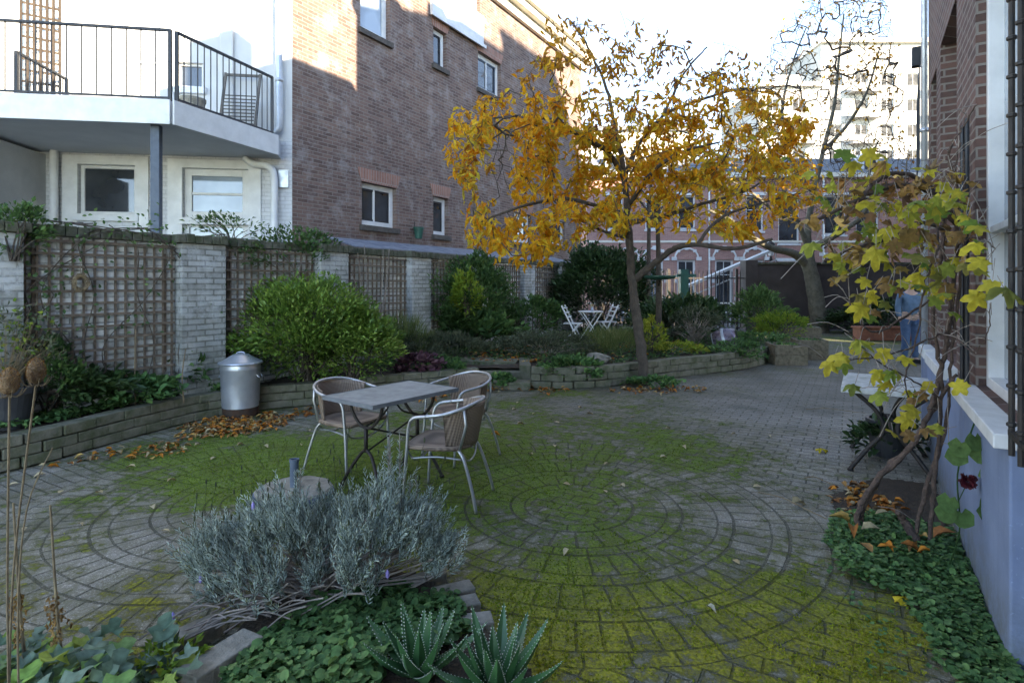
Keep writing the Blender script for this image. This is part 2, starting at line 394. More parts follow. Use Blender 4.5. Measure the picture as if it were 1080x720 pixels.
M['moss']=m_leaf('moss_tufts',[(0,(.12,.2,.02)),(.45,(.22,.31,.03)),(.8,(.36,.38,.035)),(1,(.45,.43,.05))],.3,.9,.1)
M['flower']=m_plain('lilac_flower',(.3,.25,.6),None,.6)
M['rose']=m_plain('dark_red_flower',(.09,.012,.02),None,.6)
# ================================================================ camera, light
cam=bpy.data.cameras.new('camera'); co=bpy.data.objects.new('camera',cam); COL.objects.link(co)
co.location=(0,0,CAMH); co.rotation_euler=(R(90),0,0); cam.sensor_width=36; cam.lens=20.0
cam.shift_y=-(360-HY)/1080; cam.clip_end=600; cam.clip_start=.05
sc.camera=co
SUN_DIR=Vector((-.62,.785,-.40)).normalized()     # direction the light travels
w=bpy.data.worlds.new('World'); sc.world=w; w.use_nodes=True; nt=w.node_tree
bg=nt.nodes['Background']; sky=nt.nodes.new('ShaderNodeTexSky'); sky.sky_type='NISHITA'; sky.sun_disc=False
el=math.asin(-SUN_DIR.z); az=math.atan2(-SUN_DIR.x,-SUN_DIR.y)
sky.sun_elevation=el; sky.sun_rotation=az
sky.air_density=.55; sky.dust_density=.0; sky.ozone_density=1.0
nt.links.new(sky.outputs[0],bg.inputs[0]); bg.inputs[1].default_value=.15
sl=bpy.data.lights.new('sun','SUN'); sl.energy=3.0; sl.angle=R(.5); sl.color=(1,.93,.83)
so=bpy.data.objects.new('sun',sl); COL.objects.link(so); so.rotation_euler=SUN_DIR.to_track_quat('-Z','Y').to_euler(); so.location=(10,-20,30)
sc.view_settings.view_transform='Standard'; sc.view_settings.look='None'; sc.view_settings.gamma=1
sc.view_settings.exposure=3.18; sc.view_settings.use_white_balance=True; sc.view_settings.white_balance_temperature=8300
try: sc.cycles.max_bounces=8; sc.cycles.diffuse_bounces=5; sc.cycles.use_denoising=True; sc.cycles.transparent_max_bounces=8
except Exception: pass

# ================================================================ frames of the oblique walls
class Frame:
    def __init__(s,ox,oy,dx,dy):
        l=math.hypot(dx,dy); s.o=(ox,oy); s.d=(dx/l,dy/l); s.ang=math.atan2(dy,dx)
    def t(s,px,off=0):
        a=(px-540)/F; n=(-s.d[1],s.d[0]); ox=s.o[0]+n[0]*off; oy=s.o[1]+n[1]*off
        return (a*oy-ox)/(s.d[0]-a*s.d[1])
    def y(s,px,off=0):
        n=(-s.d[1],s.d[0]); return s.o[1]+n[1]*off+s.d[1]*s.t(px,off)
    def h(s,px,py,off=0): return CAMH+(HY-py)*s.y(px,off)/F
    def world(s,t,off=0,z=0):
        n=(-s.d[1],s.d[0]); return Vector((s.o[0]+s.d[0]*t+n[0]*off,s.o[1]+s.d[1]*t+n[1]*off,z))
    def empty(s,name,**k): return empty(name,(s.o[0],s.o[1],0),s.ang,**k)
FB=Frame(-3.64,9.42,.6,1)        # big brick building, y<0 local faces the garden
FW=Frame(-3.64,9.42,.989,.146)   # white house facade, x<0 runs left, -y faces the garden
FG=Frame(-8.12,0,.6,1)           # garden wall centre line front face
FR=Frame(.592,0,.62,1)           # right house, +y local faces the garden

def wall(mb,x0,x1,z0,z1,yf,yb,ops):
    """slab between local y=yf (seen face) and yb with openings (x0,x1,z0,z1)"""
    xs=sorted({x0,x1,*[v for o in ops for v in o[:2] if x0<v<x1]}); zs=sorted({z0,z1,*[v for o in ops for v in o[2:4] if z0<v<z1]})
    inside=lambda x,z:any(o[0]<x<o[1] and o[2]<z<o[3] for o in ops)
    V=[];Fs=[]
    def q(a,b,c,d): b0=len(V); V.extend([a,b,c,d]); Fs.append((b0,b0+1,b0+2,b0+3))
    for i in range(len(xs)-1):
        for j in range(len(zs)-1):
            if inside((xs[i]+xs[i+1])/2,(zs[j]+zs[j+1])/2): continue
            for y in (yf,yb): q((xs[i],y,zs[j]),(xs[i+1],y,zs[j]),(xs[i+1],y,zs[j+1]),(xs[i],y,zs[j+1]))
    rects=[(x0,x1,z0,z1)]+[o[:4] for o in ops]
    for (a,b,c,d) in rects:
        b_=min(b,x1); d_=min(d,z1); a_=max(a,x0); c_=max(c,z0)
        q((a_,yf,c_),(a_,yb,c_),(a_,yb,d_),(a_,yf,d_)); q((b_,yf,c_),(b_,yb,c_),(b_,yb,d_),(b_,yf,d_))
        q((a_,yf,c_),(b_,yf,c_),(b_,yb,c_),(a_,yb,c_)); q((a_,yf,d_),(b_,yf,d_),(b_,yb,d_),(a_,yb,d_))
    mb._add(V,Fs)

def window(par,x0,x1,z0,z1,yf,sgn,name='window',fr=.07,depth=.1,ft=.06,mull=(),trans=(),sill=None,glass='glass',sillw=.06,frame='white',sash=None):
    """framed window in the opening; yf is wall face, sgn=+1 if the inside is +y"""
    mb=MB(); ya=yf+sgn*depth; yb=yf+sgn*(depth+ft)
    lo,hi=min(ya,yb),max(ya,yb)
    mb.box(x0,x0+fr,lo,hi,z0,z1).box(x1-fr,x1,lo,hi,z0,z1).box(x0+fr,x1-fr,lo,hi,z0,z0+fr).box(x0+fr,x1-fr,lo,hi,z1-fr,z1)
    for m in mull:
        xm=x0+(x1-x0)*m; mb.box(xm-.02,xm+.02,lo+.004,hi-.004,z0+fr,z1-fr)
    for m in trans:
        zm=z0+(z1-z0)*m; mb.box(x0+fr,x1-fr,lo+.007,hi-.007,zm-.02,zm+.02)
    wdw=mb.build(name,M[frame],par,bevel=.004)
    g=MB(); yg=yf+sgn*(depth+ft*.6); g.box(x0+fr-.005,x1-fr+.005,yg-.006,yg+.006,z0+fr-.005,z1-fr+.005)
    g.build('pane',M[glass],wdw)
    if sash:
        s2=MB(); ys=yf+sgn*(depth+.012); l2,h2=min(ys,ys+sgn*.02),max(ys,ys+sgn*.02); e=.035
        a,b,c,d=x0+fr+.002,x1-fr-.002,z0+fr+.002,z1-fr-.002
        s2.box(a,a+e,l2,h2,c,d).box(b-e,b,l2,h2,c,d).box(a+e,b-e,l2,h2,c,c+e).box(a+e,b-e,l2,h2,d-e,d)
        s2.build('sash',M[sash],wdw)
    if sill:
        s=MB(); o=yf-sgn*sillw; s.box(x0-.06,x1+.06,min(o,yf+sgn*depth),max(o,yf+sgn*depth),z0-.11,z0-.003)
        s.build('sill',M[sill],wdw,bevel=.006)
    return wdw

# ================================================================ ground
def mask_fn(x,y):
    g=lambda cx,cy,sx,sy,a=0:np.exp(-(((x-cx)*math.cos(a)+(y-cy)*math.sin(a))/sx)**2-((-(x-cx)*math.sin(a)+(y-cy)*math.cos(a))/sy)**2)
    m=.37+.62*g(-2.2,5.2,1.25,.85)+.28*g(-.9,4.7,1.2,1.1)+.30*g(.7,2.55,1.1,.5)+.22*g(1.2,3.0,1.0,.7)+.16*g(1.8,5.0,1.3,.9)+.15*g(-1.1,3.7,.9,.7)+.12*g(.3,6.0,1.6,1.2)
    m-=.30*g(3.9,6.5,1.6,3.5)+.2*g(-4.0,5.0,.6,1.5)+.12*g(-2.2,3.3,1.0,.5)+.25*g(6,10,3,4)+.1*g(2.3,3.0,.3,.9)
    n=fbm(x*1.3+5,y*1.3+9,5)-.5; n2=fbm(x*7+2,y*7+1,3)-.5
    return m+n*.75+n2*.35
C1=(.45,4.15); C2=(-1.8,4.3)
def m_paving():
    EDG=[]
    t=NT('mossy_concrete_pavers'); ob=t.obj()
    wob=t.noise(2.2,2,out=1); vm=t.n('ShaderNodeVectorMath',operation='MULTIPLY_ADD'); t.l(wob,vm.inputs[0]); vm.inputs[1].default_value=(.035,.035,0); t.l(ob,vm.inputs[2]); p=vm.outputs[0]
    def brick(vec,off=.5,bw=.213,rh=.108):
        b=t.n('ShaderNodeTexBrick'); t.l(vec,b.inputs['Vector']); b.offset=off
        for k,v in (('Scale',1),('Brick Width',bw),('Row Height',rh),('Mortar Size',.008),('Mortar Smooth',.5),('Bias',0)): b.inputs[k].default_value=v
        b.inputs['Color1'].default_value=(.13,.118,.095,1); b.inputs['Color2'].default_value=(.235,.213,.172,1); b.inputs['Mortar'].default_value=(.03,.03,.022,1)
        return b.outputs['Color'],b.outputs['Fac']
    mp=t.n('ShaderNodeMapping'); t.l(p,mp.inputs[0]); mp.inputs['Rotation'].default_value=(0,0,-math.atan2(-.514,.857))
    col,fac=brick(mp.outputs[0])
    sx=t.n('ShaderNodeSeparateXYZ'); t.l(p,sx.inputs[0])
    for (cx,cy) in (C1,C2):
        dx=t.math('SUBTRACT',sx.outputs[0],cx); dy=t.math('SUBTRACT',sx.outputs[1],cy)
        d=t.math('SQRT',t.math('ADD',t.math('MULTIPLY',dx,dx),t.math('MULTIPLY',dy,dy)))
        q=t.math('DIVIDE',d,.33); k=t.math('FLOOR',q); tt=t.math('MULTIPLY',t.math('FRACT',q),.33)
        nar=t.math('LESS_THAN',tt,.112); inb=t.math('MULTIPLY',t.math('GREATER_THAN',d,.3),t.math('LESS_THAN',d,1.75))
        # keep the circle that owns the ground here
        own=t.math('LESS_THAN',sx.outputs[0],-.7) if cx<-1 else t.math('GREATER_THAN',sx.outputs[0],-.7)
        inb=t.math('MULTIPLY',inb,own)
        an=t.math('MULTIPLY',t.math('ARCTAN2',dy,dx),t.math('MULTIPLY',t.math('ADD',k,.3),.33))
        c=t.n('ShaderNodeCombineXYZ'); t.l(an,c.inputs[0]); t.l(tt,c.inputs[1])
        c2a,f2a=brick(c.outputs[0])
        cb=t.n('ShaderNodeCombineXYZ'); t.l(t.math('ADD',an,t.math('MULTIPLY',k,.37)),cb.inputs[0]); t.l(t.math('SUBTRACT',tt,.112),cb.inputs[1])
        c2b,f2b=brick(cb.outputs[0],0.0,.109,.24)
        c2=t.mix(nar,c2b,c2a); fx=t.n('ShaderNodeMix',data_type='FLOAT'); t.l(nar,fx.inputs[0]); t.l(f2b,fx.inputs[2]); t.l(f2a,fx.inputs[3]); f2=fx.outputs[0]
        edge=t.math('MAXIMUM',t.math('LESS_THAN',t.math('ABSOLUTE',t.math('SUBTRACT',tt,.112)),.009),t.math('LESS_THAN',tt,.014)); edge=t.math('MULTIPLY',edge,t.mr(t.noise(9,4,.7),.3,.55,.15,1))
        edge=t.math('MULTIPLY',edge,t.math('MULTIPLY',t.math('GREATER_THAN',d,.3),t.math('MULTIPLY',t.math('LESS_THAN',d,1.76),own)))
        f2=t.math('MAXIMUM',f2,0)
        col=t.mix(inb,col,c2)
        fm=t.n('ShaderNodeMix',data_type='FLOAT'); t.l(inb,fm.inputs[0]); t.l(fac,fm.inputs[2]); t.l(f2,fm.inputs[3]); fac=t.math('MAXIMUM',fm.outputs[0],edge); EDG.append(edge)
    col=t.mix(fac,col,(.024,.024,.017))
    # grain and lichen on the stone
    g1=t.noise(220,3,.7); col=t.mix(t.mr(g1,.42,.6,0,.85),col,(.34,.325,.29))
    g2=t.noise(90,5,.7); col=t.mix(t.mr(g2,.54,.64,0,.9),col,(.58,.55,.48))
    col=t.mix(t.mr(t.noise(1.7,5,.6),.45,.7,0,.6),col,(.05,.05,.036))
    fdk=t.n('ShaderNodeAttribute',attribute_name='far_dark').outputs['Fac']; col=t.mix(t.math('MULTIPLY',fdk,.72),col,(.052,.052,.04))
    a=t.n('ShaderNodeAttribute',attribute_name='moss').outputs['Fac']
    nf=t.noise(26,6,.75); nf2=t.noise(6,5,.7)
    s=t.math('ADD',a,t.math('MULTIPLY',t.math('SUBTRACT',nf,.5),.85)); s=t.math('ADD',s,t.math('MULTIPLY',t.math('SUBTRACT',nf2,.5),.55))
    gid=t.noise(11,2,.5)
    s=t.math('ADD',s,t.math('MULTIPLY',t.math('SUBTRACT',gid,.5),.6))
    s=t.math('SUBTRACT',s,t.math('MULTIPLY',fac,.10))
    mm=t.mr(s,.42,.58,0,1)
    film=t.mr(s,.1,.45,0,.6)
    col=t.mix(film,col,(.085,.09,.03))
    az=t.n('ShaderNodeAttribute',attribute_name='yellow').outputs['Fac']
    mc=t.mix(t.mr(t.noise(60,4,.7),.35,.65),t.mix(az,(.06,.11,.012),(.13,.125,.012)),t.mix(az,(.18,.27,.04),(.42,.40,.04)))
    mc=t.mix(t.mr(t.noise(4,3),.4,.7,0,.5),mc,(.08,.085,.018))
    grit=t.mr(t.noise(170,3,.8),.56,.64,0,.55); mc=t.mix(grit,mc,(.26,.25,.2))
    mm2=t.math('MULTIPLY',mm,t.mr(t.noise(48,5,.8),.36,.5,.25,1)); col=t.mix(mm2,col,mc)
    col=t.mix(t.math('MULTIPLY',fac,.42),col,(.03,.034,.012))
    for e_ in EDG: col=t.mix(t.math('MULTIPLY',e_,.18),col,(.02,.022,.012))
    h=t.math('SUBTRACT',t.math('MULTIPLY',t.noise(150,3,.7),.14),fac)
    hh=t.math('ADD',h,t.math('MULTIPLY',mm,t.math('ADD',.35,t.math('MULTIPLY',t.noise(120,4,.8),.9))))
    nor=t.bump(hh,.9,.009)
    rg=t.math('ADD',.62,t.math('MULTIPLY',mm,.3))
    return t.fin(col,rg,nor,spec=.12)
M['paving']=m_paving()
def height_fn(x,y): return (fbm(x*.7+3,y*.7+8,3)-.5)*.03+(fbm(x*5+3,y*5+8,2)-.5)*.006
nx,ny=520,500
xs=np.linspace(-8.5,13,nx); ys=np.linspace(.4,19.9,ny)
X,Y=np.meshgrid(xs,ys); Z=height_fn(X,Y)-.006
V=np.stack([X,Y,Z],-1).reshape(-1,3)
idx=np.arange(nx*ny).reshape(ny,nx)
Fq=np.stack([idx[:-1,:-1],idx[:-1,1:],idx[1:,1:],idx[1:,:-1]],-1).reshape(-1,4)
mk=mask_fn(X,Y).ravel(); yl=np.clip((4.1-Y)/1.6+ (fbm(X*.9,Y*.9)-.5)*1.2,0,1).ravel()
fdark=(np.clip((Y-4.6)/3.5,0,1)*np.clip((X+1.5)/2.5,0,1)*(.75+.5*(fbm(X*1.2+31,Y*1.2+7)-.5))).ravel()  # paving tone gets darker toward the back and right, uneven by noise
np_mesh('paving',V,Fq,M['paving'],attrs={'moss':mk,'yellow':yl,'far_dark':fdark},smooth=True,kind='structure')
gm=MB(); gm.box(-300,300,-60,560,-.5,-.045); gm.build('ground',M['asphalt'],kind='structure')

# moss tufts standing up out of the paving
n=150000
y=2.1+rng.random(n)**1.5*5.2; x=(rng.random(n)*2-1)*.92*y
s=mask_fn(x,y)+(fbm(x*26,y*26,2)-.5)*.5
ok=(s>.58)&(rng.random(n)<np.clip((s-.56)*4.,0,.8))&~((x<.1)&(y<2.5))&(x<.592+.62*y-.1)&(x>.6*y-8.0)
x,y,s=x[ok],y[ok],s[ok]; n=len(x)
D=np.stack([rng.normal(size=n)*.75,rng.normal(size=n)*.75,np.ones(n)],-1)
z=height_fn(x,y)-.009
yy=np.clip((4.1-y)/1.6+(fbm(x*.9,y*.9)-.5)*1.2,0,1)
leafcloud('moss',np.stack([x,y,z],-1),D,randdir(n),.010+.009*rng.random(n),.006+.005*rng.random(n),DIAMOND,M['moss'],rnd=np.clip(yy*.55+.45*rng.random(n),0,1),
          label='green and yellow moss growing over the paving',kind='stuff')

# planting beds
def pip(poly,x,y):
    r=np.zeros(x.shape,bool); n=len(poly); j=n-1
    for i in range(n):
        xi,yi=poly[i]; xj,yj=poly[j]
        c=((yi>y)!=(yj>y))&(x<(xj-xi)*(y-yi)/(yj-yi+1e-12)+xi); r^=c; j=i
    return r
def soil_bed(name,poly,h,amp=.05,step=.07,mat='soil'):
    px=[p[0] for p in poly]; py=[p[1] for p in poly]
    xs=np.arange(min(px),max(px),step); ys=np.arange(min(py),max(py),step); X,Y=np.meshgrid(xs,ys)
    ins=pip(poly,X,Y); Z=h+(fbm(X*1.7,Y*1.7,4)-.5)*amp*2
    nx,ny=len(xs),len(ys); idx=np.arange(nx*ny).reshape(ny,nx)
    q=np.stack([idx[:-1,:-1],idx[:-1,1:],idx[1:,1:],idx[1:,:-1]],-1)
    m=ins[:-1,:-1]&ins[:-1,1:]&ins[1:,1:]&ins[1:,:-1]
    return np_mesh(name,np.stack([X,Y,Z],-1).reshape(-1,3),q[m],M[mat],kind='structure',smooth=True)
RW1=[(-4.95,4.0),(-4.34,5.0),(-4.1,5.82),(-3.82,6.62),(-3.55,7.06),(-3.1,7.4),(-2.4,7.75),(-1.7,8.3),(-.95,8.75),(-.55,8.95)]
RW2=[(.3,8.85),(1.06,8.85),(2.0,9.3),(2.9,9.95),(4.0,10.6),(4.9,11.35),(5.45,12.2),(5.85,13.2),(6.0,14.4),(5.6,15.6)]
wallpt=lambda y:(.6*y-8.12-.04,y)
bed=[wallpt(3.6)]+[(-5.3,3.6)]+[(x-.05,y+.1) for x,y in RW1]+[(-.45,9.05),(.25,9.0)]+[(x-.03,y+.12) for x,y in RW2]+[(4.5,17.5),(3.5,19.6),(3.0,19.6),wallpt(16.3)]
soil_bed('soil_bed',bed,.27,.05)
soil_bed('front_soil',[(-4,1.5),(-3.6,2.25),(-1.9,2.38),(-1.28,2.45),(-1.2,2.9),(-.95,3.25),(-.5,3.12),(-.2,2.75),(.12,2.3),(.3,1.5)],.03,.03,.04)
soil_bed('vine_soil',[(1.8,1.6),(1.8,2.3),(1.98,2.9),(1.93,3.3),(2.15,3.8),(2.4,4.3),(3.0,4.7),(3.4,4.55),(2.1,2.5),(1.9,1.6)],.012,.012,.03)

def block_wall(name,path,courses,ch,bl,thick,mat,label,cat='garden wall',cap=None,lean=0):
    pts=[Vector((a,b,0)) for a,b in path]; mb=MB()
    dense=catmull(pts,12); L=[0]
    for i in range(1,len(dense)): L.append(L[-1]+(dense[i]-dense[i-1]).length)
    def at(s):
        s=max(0,min(L[-1]-1e-4,s))
        for i in range(1,len(L)):
            if s<=L[i]:
                f=(s-L[i-1])/(L[i]-L[i-1]); return dense[i-1].lerp(dense[i],f)
        return dense[-1]
    for c in range(courses):
        s=-(bl/2 if c%2 else 0)
        while s<L[-1]:
            l=bl*random.uniform(.93,1.07); a=at(max(s,0)+.004); b=at(min(s+l,L[-1])-.004)
            if (b-a).length>.05:
                j=random.uniform(-.008,.008); d=(b-a).normalized(); nn=Vector((-d.y,d.x,0))
                z=c*ch+ch/2+random.uniform(-.003,.003)
                mb.bar(a+nn*j+Vector((0,0,z)),b+nn*(j+random.uniform(-.006,.006))+Vector((0,0,z+random.uniform(-.004,.004))),thick,ch-.008)
            s+=l
    return mb.build(name,M[mat],bevel=.008,label=label,cat=cat)
M['edge_block']=m_plain('mossy_edging_block',(.16,.15,.115),(.075,.085,.045),.92,7,.7,50,dist=.012)
block_wall('retaining_wall',RW1,3,.10,.3,.17,'edge_block','low mossy retaining wall of stacked blocks in front of the left planting bed')
block_wall('retaining_wall',RW2,3,.11,.33,.17,'edge_block','low retaining wall of stacked blocks behind the golden tree, curving round the far bed')
# steps
for i,(a,b,h,lab) in enumerate([((-.55,8.93),(.3,8.83),.12,'lowest stone step strewn with leaves into the planting bed'),((-.62,9.3),(.22,9.2),.24,'middle stone step strewn with leaves into the planting bed'),((-.9,9.75),(.1,9.6),.34,'topmost broad stone step at the head of the leaf-strewn steps')]):
    m=MB(); m.bar((a[0],a[1],h/2-.01),(b[0],b[1],h/2-.01),.46,h); m.build('stone_step',M['edge_block'],bevel=.015,label=lab,cat='step',group='steps up into the bed')
m=MB(); m.box(.12,.30,8.98,9.9,-.01,.33); m.build('step_cheek',M['edge_block'],bevel=.012,label='short stone block wall closing the right side of the stone steps',cat='garden wall')
for i,(a,b) in enumerate([((-.3,10.3),(.5,10.25)),((-.25,10.9),(.7,10.9)),((.1,11.6),(.9,11.5))]):
    pass
# ================================================================ garden wall with pilasters
gw=FG.empty('garden_wall',label='long whitewashed brick garden wall with mossy coping and square pilasters',cat='garden wall')
S=1/FG.d[1]     # world y -> local t
t0,t1=-1*S,16.6*S
GH=2.2
m=MB(); m.box(t0,t1,.0,.24,0,GH-.11); m.build('brickwork',M['brick_garden'],gw)
PY=[1.77,3.53,5.29,7.04,8.79,10.54,12.29,14.04,15.8]
for py_ in PY:
    c=py_*S; m=MB(); m.box(c-.27,c+.27,-.16,.0-.002,0,GH-.11); m.build('pilaster',M['brick_pier'],gw)
m=MB(); 
s=t0
while s<t1:
    l=.105; 
    near=min(abs(s+.05-py_*S) for py_ in PY)<.32
    m.box(s+.004,s+l-.004,-.2 if near else -.07,.3,GH-.108+random.uniform(-.004,.004),GH+random.uniform(-.012,.008)); s+=l
m.build('coping',M['coping'],gw,bevel=.008)
m=MB(); a=9.3*S; m._add([(a,.02,GH+.012),(t1,.02,GH+.012),(t1,.75,GH+.2),(a,.75,GH+.2),(a,.02,GH+.03),(t1,.02,GH+.03),(t1,.75,GH+.22),(a,.75,GH+.22)],[(3,2,1,0),(4,5,6,7),(0,1,5,4),(1,2,6,5),(2,3,7,6),(3,0,4,7)])
m.build('lead_flashing',M['lead'],gw)
# trellis panels between pilasters
names=['behind the potted dry shrub at the left edge','with a dried bird feeder hanging from it, left of the first full pilaster','narrow gap behind the big glossy shrub','with bare stems on it, right of the big glossy shrub','half buried in the yellow-green climber','behind the dark climber to the left of the white chairs','nearest the dark round bush, farthest along the wall']
for i in range(len(PY)-1):
    a=PY[i]*S+.3; b=PY[i+1]*S-.3
    if i<1: continue
    mb=MB(); k=int(round((b-a)/.105)); zz0,zz1=.50,2.06
    for j in range(k+1):
        xx=a+.02+(b-a-.04)*j/k+random.uniform(-.004,.004); mb.box(xx-.010,xx+.010,-.037,-.021,zz0+random.uniform(-.02,.02),zz1+random.uniform(-.02,.02))
    kz=int(round((zz1-zz0)/.135))
    for j in range(kz+1):
        z=zz0+.02+(zz1-zz0-.04)*j/kz+random.uniform(-.004,.004); mb.box(a,b,-.057,-.038,z-.014,z+.014)
    # fixing battens back to the wall
    for xx in (a+.1,b-.1): mb.box(xx-.02,xx+.02,-.0205,-.001,zz0+.1,zz1-.1)
    lab=['','at the left edge behind the potted dry shrub','with a dried wreath hanging on it, beside the first full pilaster','narrow and half hidden by the big glossy shrub','with bare climbing stems, right of the big glossy shrub','just left of the yellow-green climber','to the right of the yellow-green climber','farthest one, nearest the white folding chairs'][i]
    o=mb.build('trellis',M['wood_trellis'],label='brown wooden trellis panel '+lab,cat='trellis',group='trellis panels on the garden wall')
    o.location=(FG.o[0],FG.o[1],0); o.rotation_euler=(0,0,FG.ang)

# ================================================================ big brick building
bb=FB.empty('brick_building',label='tall brown brick building with small white-framed windows, sunlit along its top',cat='building')
TOP=9.45; L1=FB.t(613)
W=[]
def wfb(px0,px1,pyt,pyb,ref):
    return (FB.t(px0),FB.t(px1),FB.h(ref,pyb),FB.h(ref,pyt))
specs=[(381.5,418,195,239,400,dict(mull=(.45,),sill='dark_sill',sash='dark_metal',fr=.1)),
       (457,472.5,208,248,464,dict(sill='dark_sill',sash='dark_metal',fr=.09)),
       (542,560,225,256,550,dict(sill='dark_sill',fr=.1)),
       (380,411,-22,37,395,dict(sill='dark_sill',sash=None,fr=.1,glass='glass_pale')),
       (457,471,32,71,464,dict(sill='dark_sill',sash='dark_metal',fr=.09)),
       (504,528,60,98,515,dict(mull=(.5,),sill='dark_sill',sash='blue_post',fr=.1)),
       (456,506,-65,-2,480,dict(mull=(.5,),fr=.1,glass='glass_pale')),
       (572,596,232,258,584,dict(sill='dark_sill',fr=.1))]
ops=[wfb(*s_[:5]) for s_ in specs]
mb=MB(); wall(mb,0,L1,0,TOP,0,.3,ops); mb.build('wall',M['brick_big'],bb)
for s_,o in zip(specs,ops): window(bb,*o,0,1,**s_[5])
# arched brick lintels over the lower windows
M['rowlock']=m_brick('rowlock_brick',(.25,.12,.09),(.33,.17,.13),(.3,.27,.24),bw=.07,rh=.3,ms=.008)
for o in ops[:3]+ops[3:6]:
    m=MB(); m._add([(o[0]-.02,-.012,o[3]+.003),(o[1]+.02,-.012,o[3]+.003),(o[1]+.12,-.012,o[3]+.26),(o[0]-.12,-.012,o[3]+.26),(o[0]-.02,-.001,o[3]+.003),(o[1]+.02,-.001,o[3]+.003),(o[1]+.12,-.001,o[3]+.26),(o[0]-.12,-.001,o[3]+.26)],[(0,1,2,3),(0,4,5,1),(1,5,6,2),(2,6,7,3),(3,7,4,0)])
    m.build('lintel',M['rowlock'],bb)
# white apron panel under the top window
o=ops[6]; m=MB(); m.box(o[0]-.08,o[1]+.08,-.07,-.002,o[2]-.75,o[2]-.005); m.box(o[0]-.14,o[1]+.14,-.11,-.072,o[2]-.8,o[2]-.72); m.build('apron_panel',M['white'],bb)
# other faces, roof, cornice
m=MB(); m.box(0.002,L1-.002,.302,9,0,TOP-.02); m.build('rear_walls',M['brick_big'],bb)
m=MB(); m.box(-.1,L1+.32,-.12,0,TOP-.55,TOP-.3).box(-.1,L1+.42,-.3,0,TOP-.298,TOP-.1).box(-.1,L1+.5,-.42,.3,TOP-.098,TOP+.12)
m.build('cornice',M['cream'],bb,bevel=.02)
m=MB(); m.box(0,L1,.31,9,TOP,TOP+.15); m.build('roof',M['roof'],bb)
# white quoin strip at the near corner: end wall goes behind the white house
m=MB(); m.box(-1.6,-.002,2.2,8,0,TOP-.3); m.build('side_wing',M['brick_big'],bb)

# small green lantern-shaped bucket hanging on the brick wall
hp=FB.t(437); hz=FB.h(437,246)
hb=empty('hanging_pot',tuple(FB.world(hp,-.12,hz-.12)),FB.ang,'small dark green pot hanging on the brick wall between two lower windows','pot')
m=MB(); m.lathe([(.07,0),(.1,.2),(.115,.2),(.115,.24),(.09,.24)],16); m.build('bowl',M['green_paint'],hb,smooth=False)
m=MB(); m.box(-.015,.015,0,.12,.2,.23); m.tube([(0,.115,.1),(0,.115,.36)],.008,6); m.build('bracket',M['iron'],hb)

# ================================================================ white house
wh=FW.empty('white_house',label='white painted house with a balcony on a blue-grey post and dark windows below it',cat='house')
WT=9.0; WL=-9.5
def wfw(px0,px1,pyt,pyb,ref): return (FW.t(px0),FW.t(px1),FW.h(ref,pyb),FW.h(ref,pyt))
lw=[(83,143,174,226,112,dict(fr=.05,sill='white')),(193,262,178,230,226,dict(fr=.11,trans=(.5,),sill='white',glass='glass_pale')),(191,262,233,258,226,dict(fr=.1,glass='glass_pale'))]
uw=[(133,173,-30,101,150,dict(fr=.09,glass='blind',trans=(.28,))),(186,214,66,92,200,dict(fr=.04,sill='white',glass='glass'))]
opsl=[wfw(*s_[:5]) for s_ in lw]; opsu=[wfw(*s_[:5]) for s_ in uw]
mb=MB(); wall(mb,WL,0,0,4.0,0,.25,opsl); mb.build('lower_wall',M['brick_white'],wh)
mb=MB(); wall(mb,WL,0,4.003,WT,0,.25,opsu); mb.build('upper_wall',M['plaster'],wh)
for s_,o in zip(lw+uw,opsl+opsu): window(wh,*o,0,1,depth=.06,**s_[5])
m=MB(); m.box(WL,-.005,.255,7,0,WT-.02); m.build('rear_walls',M['plaster'],wh)
m=MB(); m.box(WL-.2,.0,-.35,7.2,WT,WT+.15); m.build('roof',M['roof'],wh)
# white mouldings round the lower windows
for o in opsl[:2]:
    m=MB(); x0,x1,z0,z1=o
    m.box(x0-.22,x0-.003,-.03,-.002,z0-.3,z1+.14).box(x1+.003,x1+.2,-.03,-.002,z0-.3,z1+.14).box(x0-.003,x1+.003,-.03,-.002,z1+.004,z1+.14)
    m.build('window_surround',M['white'],wh)
# upper panels: pilaster strips
for px in (125,178,240):
    t=FW.t(px); m=MB(); m.box(t-.1,t+.1,-.06,-.002,4.03,WT-.4); m.build('pilaster',M['plaster'],wh,bevel=.01)
# side wing under the balcony, coming forward
tx=FW.t(50)
m=MB(); m.box(tx-3.2,tx-.02,-2.3,-.003,0,3.62); m.build('side_wing',M['plaster_dim'],wh)
m=MB(); m._add([(tx-.018,-2.25,2.0),(tx-.018,-.1,2.0),(tx-.018,-.1,2.52),(tx-.018,-2.25,2.75),(tx+.03,-2.25,2.0),(tx+.03,-.1,2.0),(tx+.03,-.1,2.45),(tx+.03,-2.25,2.65)],[(0,1,2,3),(4,5,6,7),(0,4,7,3),(1,5,6,2),(3,2,6,7)])
m.build('canopy_board',M['soffit'],wh)
# balcony
bt,bbm=4.0,3.67
c0=P(180,103,7.3); c1=P(292,140,9.02)
inv=Matrix.Rotation(-FW.ang,4,'Z') @ Matrix.Translation((-FW.o[0],-FW.o[1],0))
toW=lambda v: inv @ Vector(v)
A=toW((c0.x,c0.y,0)); B=toW((c1.x,c1.y,0)); Lp=(-9.4,A.y+.02)
poly=[(Lp[0],Lp[1]),(A.x,A.y),(B.x,B.y),(B.x-.03,-.003),(Lp[0],-.003)]
bal=MB(); bal.prism(poly,bbm,bt-.05); balo=bal.build('balcony',M['soffit'],wh)
